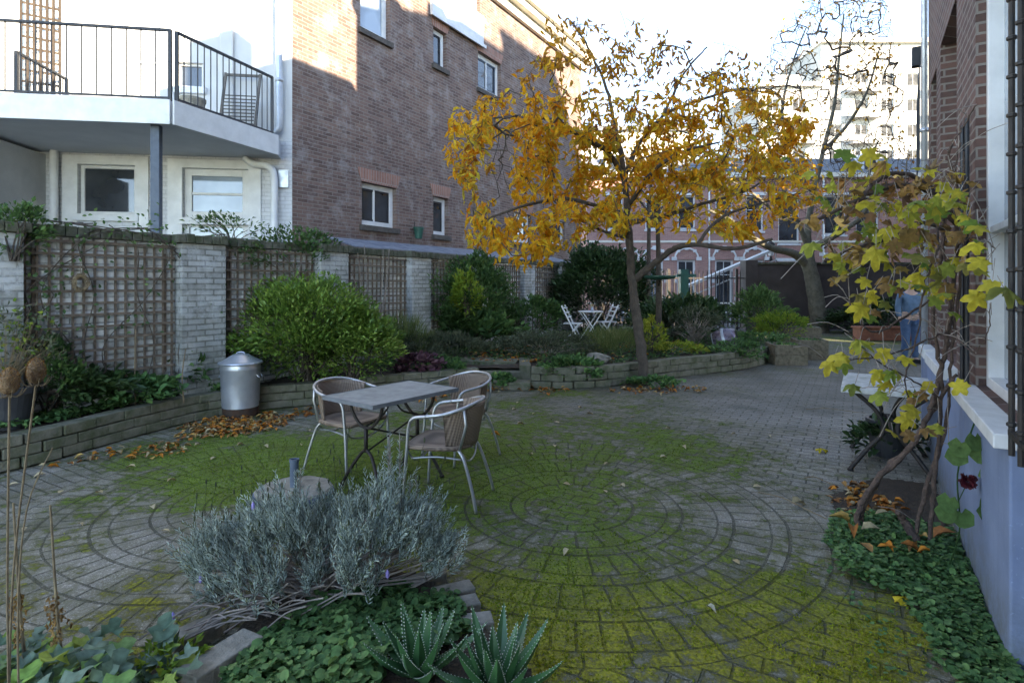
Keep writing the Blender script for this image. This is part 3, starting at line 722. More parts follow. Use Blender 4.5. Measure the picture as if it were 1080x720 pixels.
# fascia boards
m=MB()
def board(m,a,b,z0,z1,th,out=.0):
    a=Vector((a[0],a[1],0)); b=Vector((b[0],b[1],0)); d=(b-a).normalized(); nn=Vector((d.y,-d.x,0))
    q=[a+nn*out,b+nn*out,b+nn*(out+th),a+nn*(out+th)]
    m._add([(p.x,p.y,z0) for p in q]+[(p.x,p.y,z1) for p in q],[(3,2,1,0),(4,5,6,7),(0,1,5,4),(1,2,6,5),(2,3,7,6),(3,0,4,7)])
board(m,Lp,(A.x,A.y),bbm-.02,bt-.04,.03,.003); board(m,(A.x+.02,A.y),(B.x,B.y),bbm-.02,bt-.04,.03,.003)
m.build('fascia',M['white'],balo)
# railing
def railing(pts,zb,zt,bars,par):
    m=MB()
    for a,b,kn in zip(pts[:-1],pts[1:],[bars]*8):
        a=Vector((*a,0)); b=Vector((*b,0)); d=(b-a).normalized(); a2=a+d*.04; b2=b-d*.04
        m.bar(a2+Vector((0,0,zt)),b2+Vector((0,0,zt)),.05,.025); m.bar(a2+Vector((0,0,zb)),b2+Vector((0,0,zb)),.04,.02)
        for p in (a2,b2): m.bar(p+Vector((0,0,zb-.06)),p+Vector((0,0,zt+.01)),.04,.04)
        for i in range(1,kn):
            p=a2.lerp(b2,i/kn); m.bar(p+Vector((0,0,zb)),p+Vector((0,0,zt)),.012,.012)
    return m.build('railing',M['dark_metal'],par)
rin=.03
railing([(Lp[0],Lp[1]+rin),(A.x+.02,A.y+rin)],4.0,4.87,48,balo)
railing([(A.x+.02,A.y+rin+.02),(B.x-.05,B.y+.02)],4.0,4.87,16,balo)
q0=toW(P(15,60,7.6)); q1=toW(P(72,90,8.7)); railing([(q0.x,q0.y),(q1.x,q1.y)],4.0,4.72,12,balo)
m=MB(); pp=toW(P(165,130,7.42)); m.box(pp.x-.055,pp.x+.055,pp.y-.05,pp.y+.05,0,bbm); m.build('post',M['blue_post'],balo,bevel=.005)
# pipes (parts of the white house)
def fw3(px,py,off): 
    t=FW.t(px,off); return (t,off,FW.h(px,py,off))
m=MB(); 
x,y_,z=fw3(293,128,-.12); m.tube(catmull([(x+.02,y_,8.7),(x+.02,y_,5.3),(x+.02,y_,4.25),(x-.02,y_,4.1),(x-.12,y_,4.05),(x-.2,y_+.02,4.02)],5),.055,12); 
for zz in (4.9,6.1,7.4): m.lathe([(.066,0),(.066,.05)],12,(x+.02,y_,zz))
m.build('downpipe',M['zinc'],wh,smooth=True)
m=MB(); x,y_,z=fw3(57,230,-.12); zt=FW.h(57,155,-.12); m.tube(catmull([(x,y_,0),(x,y_,z),(x,y_,zt-.12),(x+.02,y_,zt),(x+.13,y_+.06,zt+.02)],5),.055,12); m.build('downpipe',M['white'],wh,smooth=True)
m=MB(); a=fw3(258,166,-.12); b=fw3(285,176,-.14); c=fw3(289,188,-.14); m.tube(catmull([a,(a[0]+.12,a[1],a[2]-.1),(b[0]-.03,b[1],b[2]),(c[0],c[1],c[2]),(c[0],c[1],2.6),(c[0],c[1],0)],6),.055,12); m.build('downpipe',M['white'],wh,smooth=True)
# meter cupboard grating by the corner
a=FW.t(293);b=FW.t(306); m=MB(); m.box(a,b-.02,-.04,-.002,FW.h(300,198),FW.h(300,180)); m.build('vent_grating',M['zinc'],wh)

# things on the balcony
tr=MB(); a=toW(P(22,60,8.35)); b=toW(P(63,60,8.6)); n_=6
va=Vector((a.x,a.y,4.0)); vb=Vector((b.x,b.y,4.0))
for i in range(n_+1):
    p=va.lerp(vb,i/n_); tr.bar(p,p+Vector((0,0,2.3)),.034,.014)
for j in range(14):
    tr.bar(va+Vector((0,.02,.1+j*.165)),vb+Vector((0,.02,.1+j*.165)),.014,.03)
o=tr.build('trellis_screen',M['dark_wood'],label='tall brown trellis screen standing on the balcony behind the railing',cat='trellis'); o.location=(FW.o[0],FW.o[1],0); o.rotation_euler=(0,0,FW.ang)
# slatted folding table leaning against the wall
ft=FW.empty('folding_slat_table',label='weathered slatted folding table leaning against the white wall on the balcony',cat='table')
xa,xb=FW.t(234,-.3),FW.t(271,-.3); z0=4.0; 
fm=MB(); 
for xx in (xa,xb): fm.bar((xx,-.42,z0),(xx,-.12,z0+1.0),.035,.035)
fm.bar((xa,-.13,z0+.97),(xb,-.13,z0+.97),.03,.04); fm.bar((xa,-.4,z0+.1),(xb,-.4,z0+.1),.03,.04)
fm.build('frame',M['wood_dark'],ft)
sm=MB()
for i in range(9):
    k=.12+i*.06; sm.bar((xa+.03,-.42+.3*k-.02,z0+k),(xb-.03,-.42+.3*k-.02,z0+k),.04,.02,up=(0,-.3,1))
sm.build('slats',M['wood_dark'],ft)
# pot on the balcony
c=toW(P(203,95,8.2)); bp=empty('balcony_planter',tuple(FW.world(c.x,c.y,3.95)),0,'small grey planter standing on the balcony behind the angled railing','planter')
m=MB(); m.lathe([(.13,0),(.17,.28),(.18,.28),(.18,.32),(.15,.32),(.14,.27)],18); m.build('pot',M['concrete'],bp)
# ================================================================ right house
rh=FR.empty('blue_plinth_house',label='dark red brick house at the right with blue painted plinth, tall white windows and bars',cat='house')
S2=1/FR.d[1]
zt=lambda z:z*S2
E=5.95   # far end of house (world y)
# openings in local x ; house wall face at y=-.06, plinth face y=0
w1=(zt(.9),zt(3.43),1.0,3.62); w2=(FR.t(1009,-.06),FR.t(992,-.06),1.0,3.68); w3=(zt(5.28),zt(5.72),1.0,3.6)
RH=10.3
mb=MB(); wall(mb,-3,zt(3.45),.93,8.7,-.06,-.36,[w1]); wall(mb,zt(3.45)+.001,zt(E),.93,RH,-.06,-.36,[w2,w3]); mb.build('wall',M['brick_right'],rh)
m=MB(); m.box(-3,zt(3.448),-14,-.362,0,8.7); m.box(zt(3.452),zt(E)-.002,-14,-.364,0,RH); m.build('rear_walls',M['brick_right'],rh)
m=MB(); m.box(-3.2,zt(3.446),-14,.25,8.702,8.9).box(zt(3.454),zt(E)+.2,-14,.25,RH+.002,RH+.2); m.build('roof',M['roof'],rh)
a_,b_=zt(3.454),zt(E)+.2; m=MB(); m._add([(a_,.2,RH+.203),(a_,-9,RH+5),(a_,-14,RH+5),(a_,-14,RH+.203),(b_,.2,RH+.203),(b_,-9,RH+5),(b_,-14,RH+5),(b_,-14,RH+.203)],[(0,1,2,3),(7,6,5,4),(0,4,5,1),(1,5,6,2),(2,6,7,3),(3,7,4,0)]); m.build('pitched_roof',M['roof'],rh)
# chimneys that jag the shadow
m=MB(); 
for c,h in ((1.0,1.0),(-1.2,.6)): m.box(c,c+.7,-1.2,-.5,8.9,8.9+h)
for c,h in ((4.6,.7),(6.0,1.1)): m.box(c,c+.5,-.9,-.4,RH+.2,RH+.2+h)
m.build('chimney',M['brick_right'],rh)
# plinth
XP=zt(2.33)
m=MB(); m.box(XP,zt(E)+.01,-.30,0,-.03,.93); m.build('plinth',M['blue_wall'],rh,bevel=.01)
m=MB(); m.box(-1.2,XP-.002,-.62,-.3,-.03,.93); m.build('plinth_return',M['blue_edge'],rh)
# near window: bars, frame; reveal
ww=window(rh,*w1,-.06,-1,fr=.06,depth=.05,ft=.13,mull=(.45,),trans=(.35,),glass='glass_pale')
m=MB(); m.box(zt(2.28),w1[1]+.03,-.2,.06,w1[2]-.065,w1[2]-.003); m.build('sill',M['sill'],ww,bevel=.006)
ww2=window(rh,*w2,-.06,-1,fr=.1,depth=.12,mull=(.5,),trans=(.5,)); m=MB(); m.box(w2[0]-.05,w2[1]+.05,-.2,.05,w2[2]-.09,w2[2]-.003); m.build('sill',M['sill'],ww2,bevel=.006)
ww3=window(rh,*w3,-.06,-1,fr=.08,depth=.12); m=MB(); m.box(w3[0]-.04,w3[1]+.04,-.2,.04,w3[2]-.09,w3[2]-.003); m.build('sill',M['sill'],ww3,bevel=.006)
# window guard: two uprights of riveted bars standing in front of the near window
m=MB()
for px in (1067,1077,1092):
    t=FR.t(px,.05)
    if t<0: continue
    m.tube([(t,.05,.98),(t,.05,3.25)],.010,10)
    for k in range(16): m.lathe([(.004,0),(.016,.008),(.016,.018),(.004,.026)],8,(t,.05,1.08+k*.14))
m.box(FR.t(1090,.05)-.3,FR.t(1067,.05)+.02,.042,.058,3.22,3.245)
m.box(FR.t(1090,.05)-.3,FR.t(1067,.05)+.02,.042,.058,1.05,1.07)
m.build('window_guard',M['iron'],rh)
# second slender pipe on the face
for px in (1017,1022):
    t=FR.t(px,-.03); 
    m=MB(); m.tube([(t,.01-.03,.95),(t,.01-.03,2.6)],.012,8); m.build('conduit',M['dark_metal'],rh)
# downpipe at the far end and shutter
m=MB(); e=zt(E)+.05; m.tube([(e,-.03,0),(e,-.03,RH-.2)],.03,12); 
for z in (1.5,3.2,4.9): m.lathe([(.038,0),(.038,.04)],12,(e,-.03,z))
m.build('downpipe',M['zinc'],rh,smooth=True)
m=MB(); e=zt(E)+.16; a=e; 
m._add([(a,.0,2.9),(a,.03,2.7),(a,.03,3.5),(a,.0,4.1),(a+.04,0,2.9),(a+.04,.03,2.7),(a+.04,.03,3.5),(a+.04,0,4.1)],[(0,1,2,3),(4,7,6,5),(0,4,5,1),(1,5,6,2),(2,6,7,3),(3,7,4,0)])
m.box(a,a+.1,-.02,.07,3.95,4.15)
m.build('awning_box',M['dark_metal'],rh)

# ================================================================ things beyond
fwl=empty('boundary_wall',(0,20,0),0,'dark brown rendered wall closing the far end of the garden','wall')
m=MB(); m.box(8.3,26,0,.3,0,2.3); m.build('wall_face',M['dark_wall'],fwl)
m=MB(); m.box(8.25,26,-.05,.35,2.302,2.38); m.build('cap',M['coping'],fwl)
m=MB(); m.box(8.18,8.6,-.1,.4,0,2.45).box(13.4,13.8,-.06,-.001,0,2.3); m.build('pier',M['dark_wall'],fwl)
fn=empty('iron_fence',(0,20,0),0,'black iron railing fence with spiked bars beside the dark far wall','fence')
m=MB()
x=1.5
bars=MB()
while x<8.15:
    bars.tube([(x,0,.1),(x,0,2.0)],.018,6); bars.lathe([(.012,0),(.022,.03),(.001,.14)],6,(x,0,1.98),cap=False); x+=.145
bars.build('bars',M['iron'],fn)
m.box(1.4,8.17,-.012,.012,.25,.29).box(1.4,8.17,-.012,.012,1.8,1.84); 
m.build('rails',M['iron'],fn)
for x in (3.2,5.5,7.9): 
    m=MB(); m.box(x-.04,x+.04,-.04,.04,0,2.15); m.build('post',M['iron'],fn)
# scrolled gate panel low down
m=MB()
for i in range(5):
    for j in range(3):
        cx=7.0+.17*i; cz=.35+.24*j; m.tube([(cx+.07*math.cos(a),-.02,cz+.1*math.sin(a)) for a in np.linspace(0,2*math.pi,9)[:-1]],.01,5,closed=True)
m.build('scroll_panel',M['iron'],fn)
# a bicycle behind the fence
def bicycle(loc,rz,label):
    b=empty('bicycle',loc,rz,label,'bicycle',group='bicycles beyond the iron fence')
    for sx in (-.52,.52):
        m=MB(); m.tube([(sx+.33*math.cos(a),0,.34+.33*math.sin(a)) for a in np.linspace(0,2*math.pi,25)[:-1]],.018,6,closed=True); wo=m.build('wheel',M['rubber'],b)
        m=MB(); 
        for k in range(10): a=k*math.pi/5; m.tube([(sx,0,.34),(sx+.31*math.cos(a),0,.34+.31*math.sin(a))],.003,4)
        m.build('spokes',M['alu'],wo)
    m=MB()
    for p,q in (((-.52,0,.34),(-.1,0,.3)),((-.1,0,.3),(-.2,0,.85)),((-.1,0,.3),(.38,0,.8)),((-.18,0,.78),(.38,0,.85)),((.52,0,.34),(.36,0,1.0)),((-.52,0,.34),(-.2,0,.7))): m.tube([p,q],.016,6)
    m.build('frame',M['dark_metal'],b)
    m=MB(); m.tube([(.3,-.28,1.02),(.37,-.15,1.05),(.36,0,1.02),(.37,.15,1.05),(.3,.28,1.02)],.013,6); m.build('handlebar',M['alu'],b)
    m=MB(); m.lathe([(.05,0),(.1,.03),(.08,.07)],10,(-.21,0,.85)); m.build('saddle',M['rubber'],b)
    return b
bicycle((8.0,21.0,-.04),.15,'bicycle parked behind the fence, right beside the dark wall')
bicycle((6.6,21.4,-.04),-.2,'bicycle parked behind the fence, half covered by the broad-leaved shrub')
# slanting white ramp with handrail
rp=empty('loading_ramp',(0,22.5,0),0,'white slanting covered handrail rising to the right beyond the iron fence','handrail')
a=P(722,303,22.5)-Vector((0,22.5,0)); b=P(818,262,22.5)-Vector((0,22.5,0)); a.y=b.y=0
m=MB(); m.bar(a,b,.5,.09); m.build('sloping_top',M['plaster_dim'],rp)
m=MB(); m.bar(a-Vector((0,0,.45)),b-Vector((0,0,.45)),.04,.05); 
for k in range(9):
    p=a.lerp(b,k/8); m.tube([(p.x,0,-.04 if k in(0,4,8) else p.z-.45),(p.x,0,p.z)],.018,6)
m.build('balusters',M['plaster_dim'],rp)

# terraced brick houses across the street
HYW=32.0
def row_house(x0,x1,label,doors,wins,colour,top=7.6):
    h=empty('row_house',(0,HYW,0),0,label,'house',group='terraced brick houses across the street')
    ops=[]
    for (c,wd) in doors: ops.append((c-wd/2,c+wd/2,-.05,3.0))
    for (c,wd,a,b) in wins: ops.append((c-wd/2,c+wd/2,a,b))
    mb=MB(); wall(mb,x0,x1,-.05,top,0,.3,ops); mb.build('wall',colour,h)
    m=MB(); m.box(x0+.001,x1-.001,.303,8,-.05,top-.05); m.build('rear_walls',colour,h)
    for i,(c,wd) in enumerate(doors):
        f=window(h,c-wd/2,c+wd/2,-.05,3.0,0,1,name='door',fr=.12,depth=.12,trans=(.72,),mull=(.5,),glass='glass_pale' if i%2 else 'glass')
        m=MB(); r=wd/2+.12
        arc=[(c+r*math.cos(a),-.03,3.12+r*.8*math.sin(a)) for a in np.linspace(0,math.pi,11)]
        m.tube(arc,.05,6)
        for sx in (-1,1): m.box(c+sx*(wd/2+.17)-.14,c+sx*(wd/2+.17)+.14,-.06,-.002,2.95,3.15).box(c+sx*(wd/2+.12)-.08,c+sx*(wd/2+.12)+.08,-.05,-.002,1.7,1.9).box(c+sx*(wd/2+.12)-.08,c+sx*(wd/2+.12)+.08,-.05,-.002,.7,.9)
        m.box(c-.1,c+.1,-.08,-.002,3.12+r*.8-.1,3.12+r*.8+.14)
        for a in (.25,.75):
            m.box(c+r*math.cos(a*math.pi)-.09,c+r*math.cos(a*math.pi)+.09,-.07,-.002,3.12+r*.8*math.sin(a*math.pi)-.08,3.12+r*.8*math.sin(a*math.pi)+.08)
        m.build('arch_trim',M['white'],f)
    for (c,wd,a,b) in wins:
        f=window(h,c-wd/2,c+wd/2,a,b,0,1,fr=.09,depth=.1,trans=(.6,),sill='white')
        m=MB(); m.box(c-wd/2-.15,c+wd/2+.15,-.06,-.002,b+.003,b+.18); m.build('lintel',M['white'],f)
    m=MB(); m.box(x0,x1,-.05,-.002,3.95,4.07).box(x0,x1,-.05,-.002,.5,.6); m.build('string_course',M['cream'],h)
    m=MB(); m.box(x0-.02,x1+.02,-.3,.3,top-.002,top+.25); m.build('cornice',M['cream'],h)
    m=MB(); m._add([(x0,-.1,top+.252),(x1,-.1,top+.252),(x1,1.0,top+1.3),(x0,1.0,top+1.3),(x0,8,top+1.3),(x1,8,top+1.3),(x0,8,top+.252),(x1,8,top+.252)],[(0,1,2,3),(3,2,5,4),(4,5,7,6),(0,3,4,6),(1,7,5,2)]); rf=m.build('roof',M['roof'],h)
    for c,wd,a,b in wins[:2]:
        if c>x0+.6:
            m=MB(); m.box(c-.45,c+.45,.2,1.2,top+.4,top+1.4); dm=m.build('dormer',M['white'],rf)
            m=MB(); m.box(c-.32,c+.32,.18,.198,top+.52,top+1.28); m.build('pane',M['glass'],dm)
    m=MB(); m.tube([(x1-.15,-.12,-.04),(x1-.15,-.12,top)],.05,8); m.build('downpipe',M['zinc'],h)
    return h
pxx=lambda px:(px-540)/F*HYW
row_house(4.2,11.2,'pink brick terraced house seen behind the two thin trunks, left of the street drainpipe',[(pxx(662),1.05),(pxx(690),1.05),(pxx(724),1.05)],[(pxx(648),1.0,4.7,6.6),(pxx(690),1.0,4.7,6.6),(pxx(724),1.0,4.7,6.6)],M['brick_far'])
row_house(11.21,17.6,'pink brick terraced house behind the slanting white handrail and the thick far tree',[(pxx(764),1.05),(pxx(796),1.05)],[(pxx(764),1.0,4.6,6.6),(pxx(796),1.0,4.6,6.6),(pxx(832),1.2,3.9,6.6),(pxx(832)+0.0,1.2,1.2,2.9)],M['brick_far'])
row_house(17.61,25,'pink brick terraced house seen above the dark wall near the right house',[],[(pxx(880),1.4,1.9,3.2),(pxx(920),1.4,1.9,3.2),(pxx(880),1.3,4.4,6.6),(pxx(915),1.3,4.4,6.6)],M['brick_far'])
# pale sunlit house beyond the brick building
ph=empty('pale_house',(0,36,0),0,'pale sunlit house glimpsed between the brick building and the golden tree','house')
px2=lambda px:(px-540)/F*36
w_=[(px2(628)-.5,px2(628)+.5,4.2,6.0),(px2(628)-.5,px2(628)+.5,7.2,9.0),(px2(655)-.5,px2(655)+.5,4.2,6.0),(px2(655)-.5,px2(655)+.5,7.2,9.0),(px2(682)-.5,px2(682)+.5,7.8,9.3)]
mb=MB(); wall(mb,2.2,11.5,-.05,11.3,0,.3,w_); mb.build('wall',M['cream'],ph)
for o in w_: window(ph,*o,0,1,fr=.08,sill='white')
m=MB(); m.box(2.201,11.499,.31,8,-.05,11.2); m.build('rear_walls',M['cream'],ph)
m=MB(); m.box(2.1,11.6,-.2,8,11.302,11.6); m.build('roof',M['roof'],ph)
# white apartment block far behind
AY=68.0
ap=empty('apartment_block',(0,AY,0),0,'tall white apartment block with recessed balconies rising above the terraced houses','building')
pa=lambda px:(px-540)/F*AY; ha=lambda py:CAMH+(HY-py)*AY/F
blocks=[(pa(866),pa(1010),ha(46)),(pa(800),pa(865.5),ha(92))]
for bi,(x0,x1,tp) in enumerate(blocks):
    ops=[]; z=4.0
    cols=np.arange(x0+1.0,x1-2.0,3.1)
    while z<tp-2.0:
        for ci,c in enumerate(cols): ops.append((c,c+1.5,z,z+1.5,ci))
        z+=3.05
    mb=MB(); wall(mb,x0,x1,-.05,tp,0,.4,ops); mb.build('wall',M['apartment_render'],ap)
    m=MB(); m.box(x0+.01,x1-.01,.41,12,-.05,tp-.05); m.build('rear_walls',M['apartment_render'],ap)
    for o in ops:
        if o[2]>ha(235): window(ap,*o[:4],0,1,fr=.08,depth=.15,mull=(.5,),glass='glass_far')
    m=MB(); m.box(x0-.2,x1+.2,-.5,12,tp+.002,tp+.5); m.build('roof_edge',M['cream'],ap)
    z=5.0+3.05*3
    while z<tp-3:
        for c in cols[1::3]:
            m=MB(); m.box(c-.9,c+2.4,-1.1,-.002,z-2.0,z-1.85); m.box(c-.9,c+2.4,-1.1,-1.05,z-1.85,z-1.0); 
            if z>ha(235): m.build('balcony',M['apartment_render'],ap)
        z+=3.05
    m=MB(); m.box(x0+3,x0+8,2,8,tp+.5,tp+2.2); m.build('roof_hut',M['plaster_dim'],ap)
# unseen house added beyond the right house to shade the far garden
nb=empty('shading_house',(0,0,0),0,'unseen brick house added beyond the right end of the garden to shade it','house')
m=MB(); m.prism([(12.9,12.2),(30,-.5),(40,22),(23.5,27)],-.04,14); m.build('wall',M['brick_right'],nb)
m=MB(); m.prism([(12.7,12.1),(30.1,-.8),(40.3,22.1),(23.3,27.3)],14.002,14.3); m.build('roof',M['roof'],nb)
rb=FR.empty('shading_block',label='unseen tall brick block added behind the right house to block the sun',cat='building')  # out-of-view block added to cut off the sun and shape its shadow
m=MB(); m.box(zt(-2),zt(E),-32,-14.05,-.04,12.9); m.box(zt(3.5),zt(E)-.01,-22,-14.06,12.902,17.8); m.build('wall',M['brick_right'],rb); m=MB(); m.box(zt(-2)-.1,zt(E)+.1,-32,-22.01,12.902,13.1).box(zt(3.4),zt(E)+.1,-22,-14,17.803,18); m.build('roof',M['roof'],rb)
# street lamp
lp=empty('street_lamp',tuple(Vector((P(813,262,23.5).x,23.5,-.04))),0,'old-style black street lamp with a pale lantern beyond the dark wall','street lamp')
zl=P(813,262,23.5).z+.04
m=MB(); m.lathe([(.11,0),(.11,.3),(.06,.4),(.045,zl-.5),(.07,zl-.45),(.04,zl-.35),(.02,zl-.3)],12); m.tube([(-.25,0,zl-.5),(.25,0,zl-.5)],.02,6); m.build('pole',M['iron'],lp)
m=MB(); m.lathe([(.1,zl-.3),(.19,zl+.12)],6); m.build('lantern',M['sill'],lp)
m=MB(); m.lathe([(.21,zl+.12),(.15,zl+.22),(.05,zl+.3),(.02,zl+.4)],6); m.build('lantern_cap',M['iron'],lp)
# ================================================================ trees
def sample_poly(poly,n):
    xs=[p[0] for p in poly]; ys=[p[1] for p in poly]; out=np.zeros((0,2))
    while len(out)<n:
        q=np.stack([rng.uniform(min(xs),max(xs),n),rng.uniform(min(ys),max(ys),n)],-1)
        out=np.concatenate([out,q[pip(poly,q[:,0],q[:,1])]])
    return out[:n]
def grow(mains, targets, rtip=.004, rexp=.48, seg=.16, wob=.05, straight=.35, start_from=0):
    """mains: list of (points, r0, r1). returns nodes, parents, radii and the twig tips"""
    nodes=[];par=[];mainr=[]
    for pts,r0,r1 in mains:
        d=catmull(pts,6); k=len(d); prev=-1
        if nodes:
            q=np.array(nodes); prev=int(np.argmin(((q-np.array(d[0]))**2).sum(1)))
        for i,p in enumerate(d):
            nodes.append(tuple(p)); par.append(prev); mainr.append(r0+(r1-r0)*i/(k-1)); prev=len(nodes)-1
    nmain=len(nodes)
    T=np.array(targets); arr=np.array(nodes); 
    # nearest first
    dist=np.full(len(T),1e9); near=np.zeros(len(T),int)
    def upd(a,base):
        nonlocal dist,near
        if len(a)==0: return
        dd=np.sqrt(((T[:,None,:]-a[None])**2).sum(-1)); j=dd.argmin(1); v=dd[np.arange(len(T)),j]
        b=v<dist; dist=np.where(b,v,dist); near=np.where(b,j+base,near)
    upd(arr[start_from:],start_from)
    done=np.zeros(len(T),bool); tips=[]
    for _ in range(len(T)):
        c=np.where(done,1e9,dist); i=int(c.argmin()); done[i]=True
        a=np.array(nodes[near[i]]); b=T[i]; L=np.linalg.norm(b-a)
        if L<.05: continue
        k=max(1,int(L/seg)); pi=par[near[i]]
        pd=(a-np.array(nodes[pi])) if pi>=0 else np.array([0,0,1.]); pd=pd/max(np.linalg.norm(pd),1e-6)
        prev=near[i]; new=[]
        for s in range(1,k+1):
            t=s/k; p=a*(1-t)+b*t+pd*L*straight*t*(1-t)+rng.normal(size=3)*wob*seg*2*(1-t*.3)*(0 if s==k else 1)
            nodes.append(tuple(p)); par.append(prev); mainr.append(0); prev=len(nodes)-1; new.append(p)
        tips.append(prev); base=len(nodes)-k
        upd(np.array(new),base)
    n=len(nodes); cnt=np.zeros(n)
    isleaf=np.ones(n,bool)
    for i in range(n):
        if par[i]>=0: isleaf[par[i]]=False
    cnt[isleaf]=1
    for i in range(n-1,-1,-1):
        if par[i]>=0: cnt[par[i]]+=cnt[i]
    r=rtip*np.maximum(cnt,1)**rexp
    r=np.where(np.array(mainr)>0,np.maximum(np.array(mainr),np.minimum(r,.02)),np.minimum(r,.035))
    return np.array(nodes),np.array(par),r,nmain,tips
def branches_mesh(name,nodes,par,r,nmain,mat,parent,n=5,**kw):
    i=np.arange(nmain,len(nodes)); i=i[par[i]>=0]
    a=nodes[par[i]]; b=nodes[i]; ra=np.minimum(r[par[i]],r[i]*1.35); V,Fc=frustums(a,b,ra,r[i],n)
    return np_mesh(name,V,Fc,mat,parent,smooth=True,**kw)

# ---- golden cherry in the courtyard
tr=empty('golden_tree',(2.13,9.1,0),0,'leaning dark-trunked tree with golden orange autumn leaves in the middle of the courtyard','tree')
o=Vector((2.13,9.1,0))
Q=lambda px,py,y:P(px,py,y)-o
main=[([Q(681,408,9.1),Q(674,350,9.12),Q(667,300,9.15),Q(664,255,9.15),Q(661,215,9.15),Q(658,180,9.2)],.088,.045),
 ([Q(669,295,9.15),Q(690,278,9.0),Q(712,262,8.7),Q(735,258,8.4),Q(775,262,8.1),Q(815,252,7.9)],.06,.02),
 ([Q(663,235,9.15),Q(700,228,9.3),Q(740,215,9.6),Q(790,200,10),Q(830,170,10.3)],.045,.012),
 ([Q(659,190,9.2),Q(640,160,9.0),Q(612,143,8.7),Q(585,128,8.4),Q(555,122,8.2),Q(520,125,8.1)],.05,.012),
 ([Q(659,185,9.2),Q(675,150,9.4),Q(700,120,9.8),Q(720,80,10.1),Q(745,50,10.2)],.045,.012),
 ([Q(658,180,9.2),Q(650,140,9.3),Q(640,95,9.5),Q(620,50,9.6),Q(600,20,9.5)],.045,.01),
 ([Q(663,240,9.15),Q(640,222,8.9),Q(600,210,8.5),Q(560,215,8.2),Q(530,225,8.0),Q(505,235,7.9)],.04,.01),
 ([Q(700,120,9.8),Q(740,105,9.6),Q(780,95,9.4),Q(820,100,9.3)],.03,.01),
 ([Q(735,258,8.4),Q(760,230,8.9),Q(800,215,9.1),Q(860,200,9.2)],.03,.01),
 ([Q(664,215,9.15),Q(690,180,8.6),Q(720,160,8.1),Q(760,150,7.8)],.04,.012),
 ([Q(662,250,9.15),Q(640,245,9.8),Q(600,225,10.5),Q(560,190,10.9)],.035,.01)]
m=MB()
for pts,r0,r1 in main:
    d=catmull(pts,8); d=[p+Vector((random.uniform(-.012,.012),random.uniform(-.012,.012),0)) for p in d]; k=len(d)
    rr=[(r0+(r1-r0)*i/(k-1))*random.uniform(.92,1.1) for i in range(k)]
    if r0>.1: rr[0]*=1.5; rr[1]*=1.25; rr[2]*=1.1
    m.tube(d,rr,10)
m.build('trunk',M['bark'],tr,smooth=True)
crown=[(470,155),(476,112),(520,100),(548,84),(562,50),(590,8),(640,4),(690,22),(720,48),(770,42),(806,66),(838,88),(852,115),(856,165),(868,200),(848,226),(800,238),(780,252),(715,240),(640,252),(612,250),(600,272),(556,276),(515,270),(490,252),(500,215),(480,182)]
q=sample_poly(crown,1150)
# weight lower: keep fewer points near the top
keep=rng.random(len(q))<np.clip(.36+(q[:,1]-10)/190,0,1)
q=q[keep]
dep=9.15+np.where(q[:,0]<600,-.8,0)+np.where(q[:,0]>760,-.1,0)+rng.normal(size=len(q))*.85
dep=np.clip(dep,7.2,11)
tg=np.array([list(Q(a,b,c)) for (a,b),c in zip(q,dep)])
nodes,par,r,nm,tips=grow(main,tg,rtip=.0034,rexp=.46,seg=.14,wob=.045,start_from=12)
branches_mesh('branches',nodes,par,r,nm,M['bark'],tr)
# leaves along the outer twigs
ti=np.array(tips); cand=[]
for t in ti:
    p=t; k=0
    while p>=nm and k<4: cand.append((p,k)); p=par[p]; k+=1
ci=np.array([c[0] for c in cand]); 
rep=4; ci=np.repeat(ci,rep); n=len(ci)
f=rng.random(n)[:,None]; pa_=nodes[ci]*(1-f)+nodes[par[ci]]*f+rng.normal(size=(n,3))*.055
D=np.concatenate([rng.normal(size=(n,2))*.65,-.75+rng.normal(size=(n,1))*.4],1)
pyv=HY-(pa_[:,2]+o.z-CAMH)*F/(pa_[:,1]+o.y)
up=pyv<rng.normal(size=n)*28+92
keep=rng.random(n)<np.where(pyv<100,.36,.72)*(vnoise(pa_[:,0]*2.2+40,pa_[:,2]*2.2+7)>.2)*np.where((pa_[:,2]+o.z)<2.1,.5,1)
L=.105+.05*rng.random(n)
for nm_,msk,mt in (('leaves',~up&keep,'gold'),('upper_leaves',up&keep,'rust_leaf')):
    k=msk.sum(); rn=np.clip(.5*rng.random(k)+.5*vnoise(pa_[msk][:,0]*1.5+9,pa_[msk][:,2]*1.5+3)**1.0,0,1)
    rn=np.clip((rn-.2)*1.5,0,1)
    leafcloud(nm_,pa_[msk],D[msk],randdir(k),L[msk]*(1 if nm_=='leaves' else .95),L[msk]*.38,OVAL,M[mt],tr,rnd=rn,curl=rng.uniform(.5,2.5,k))

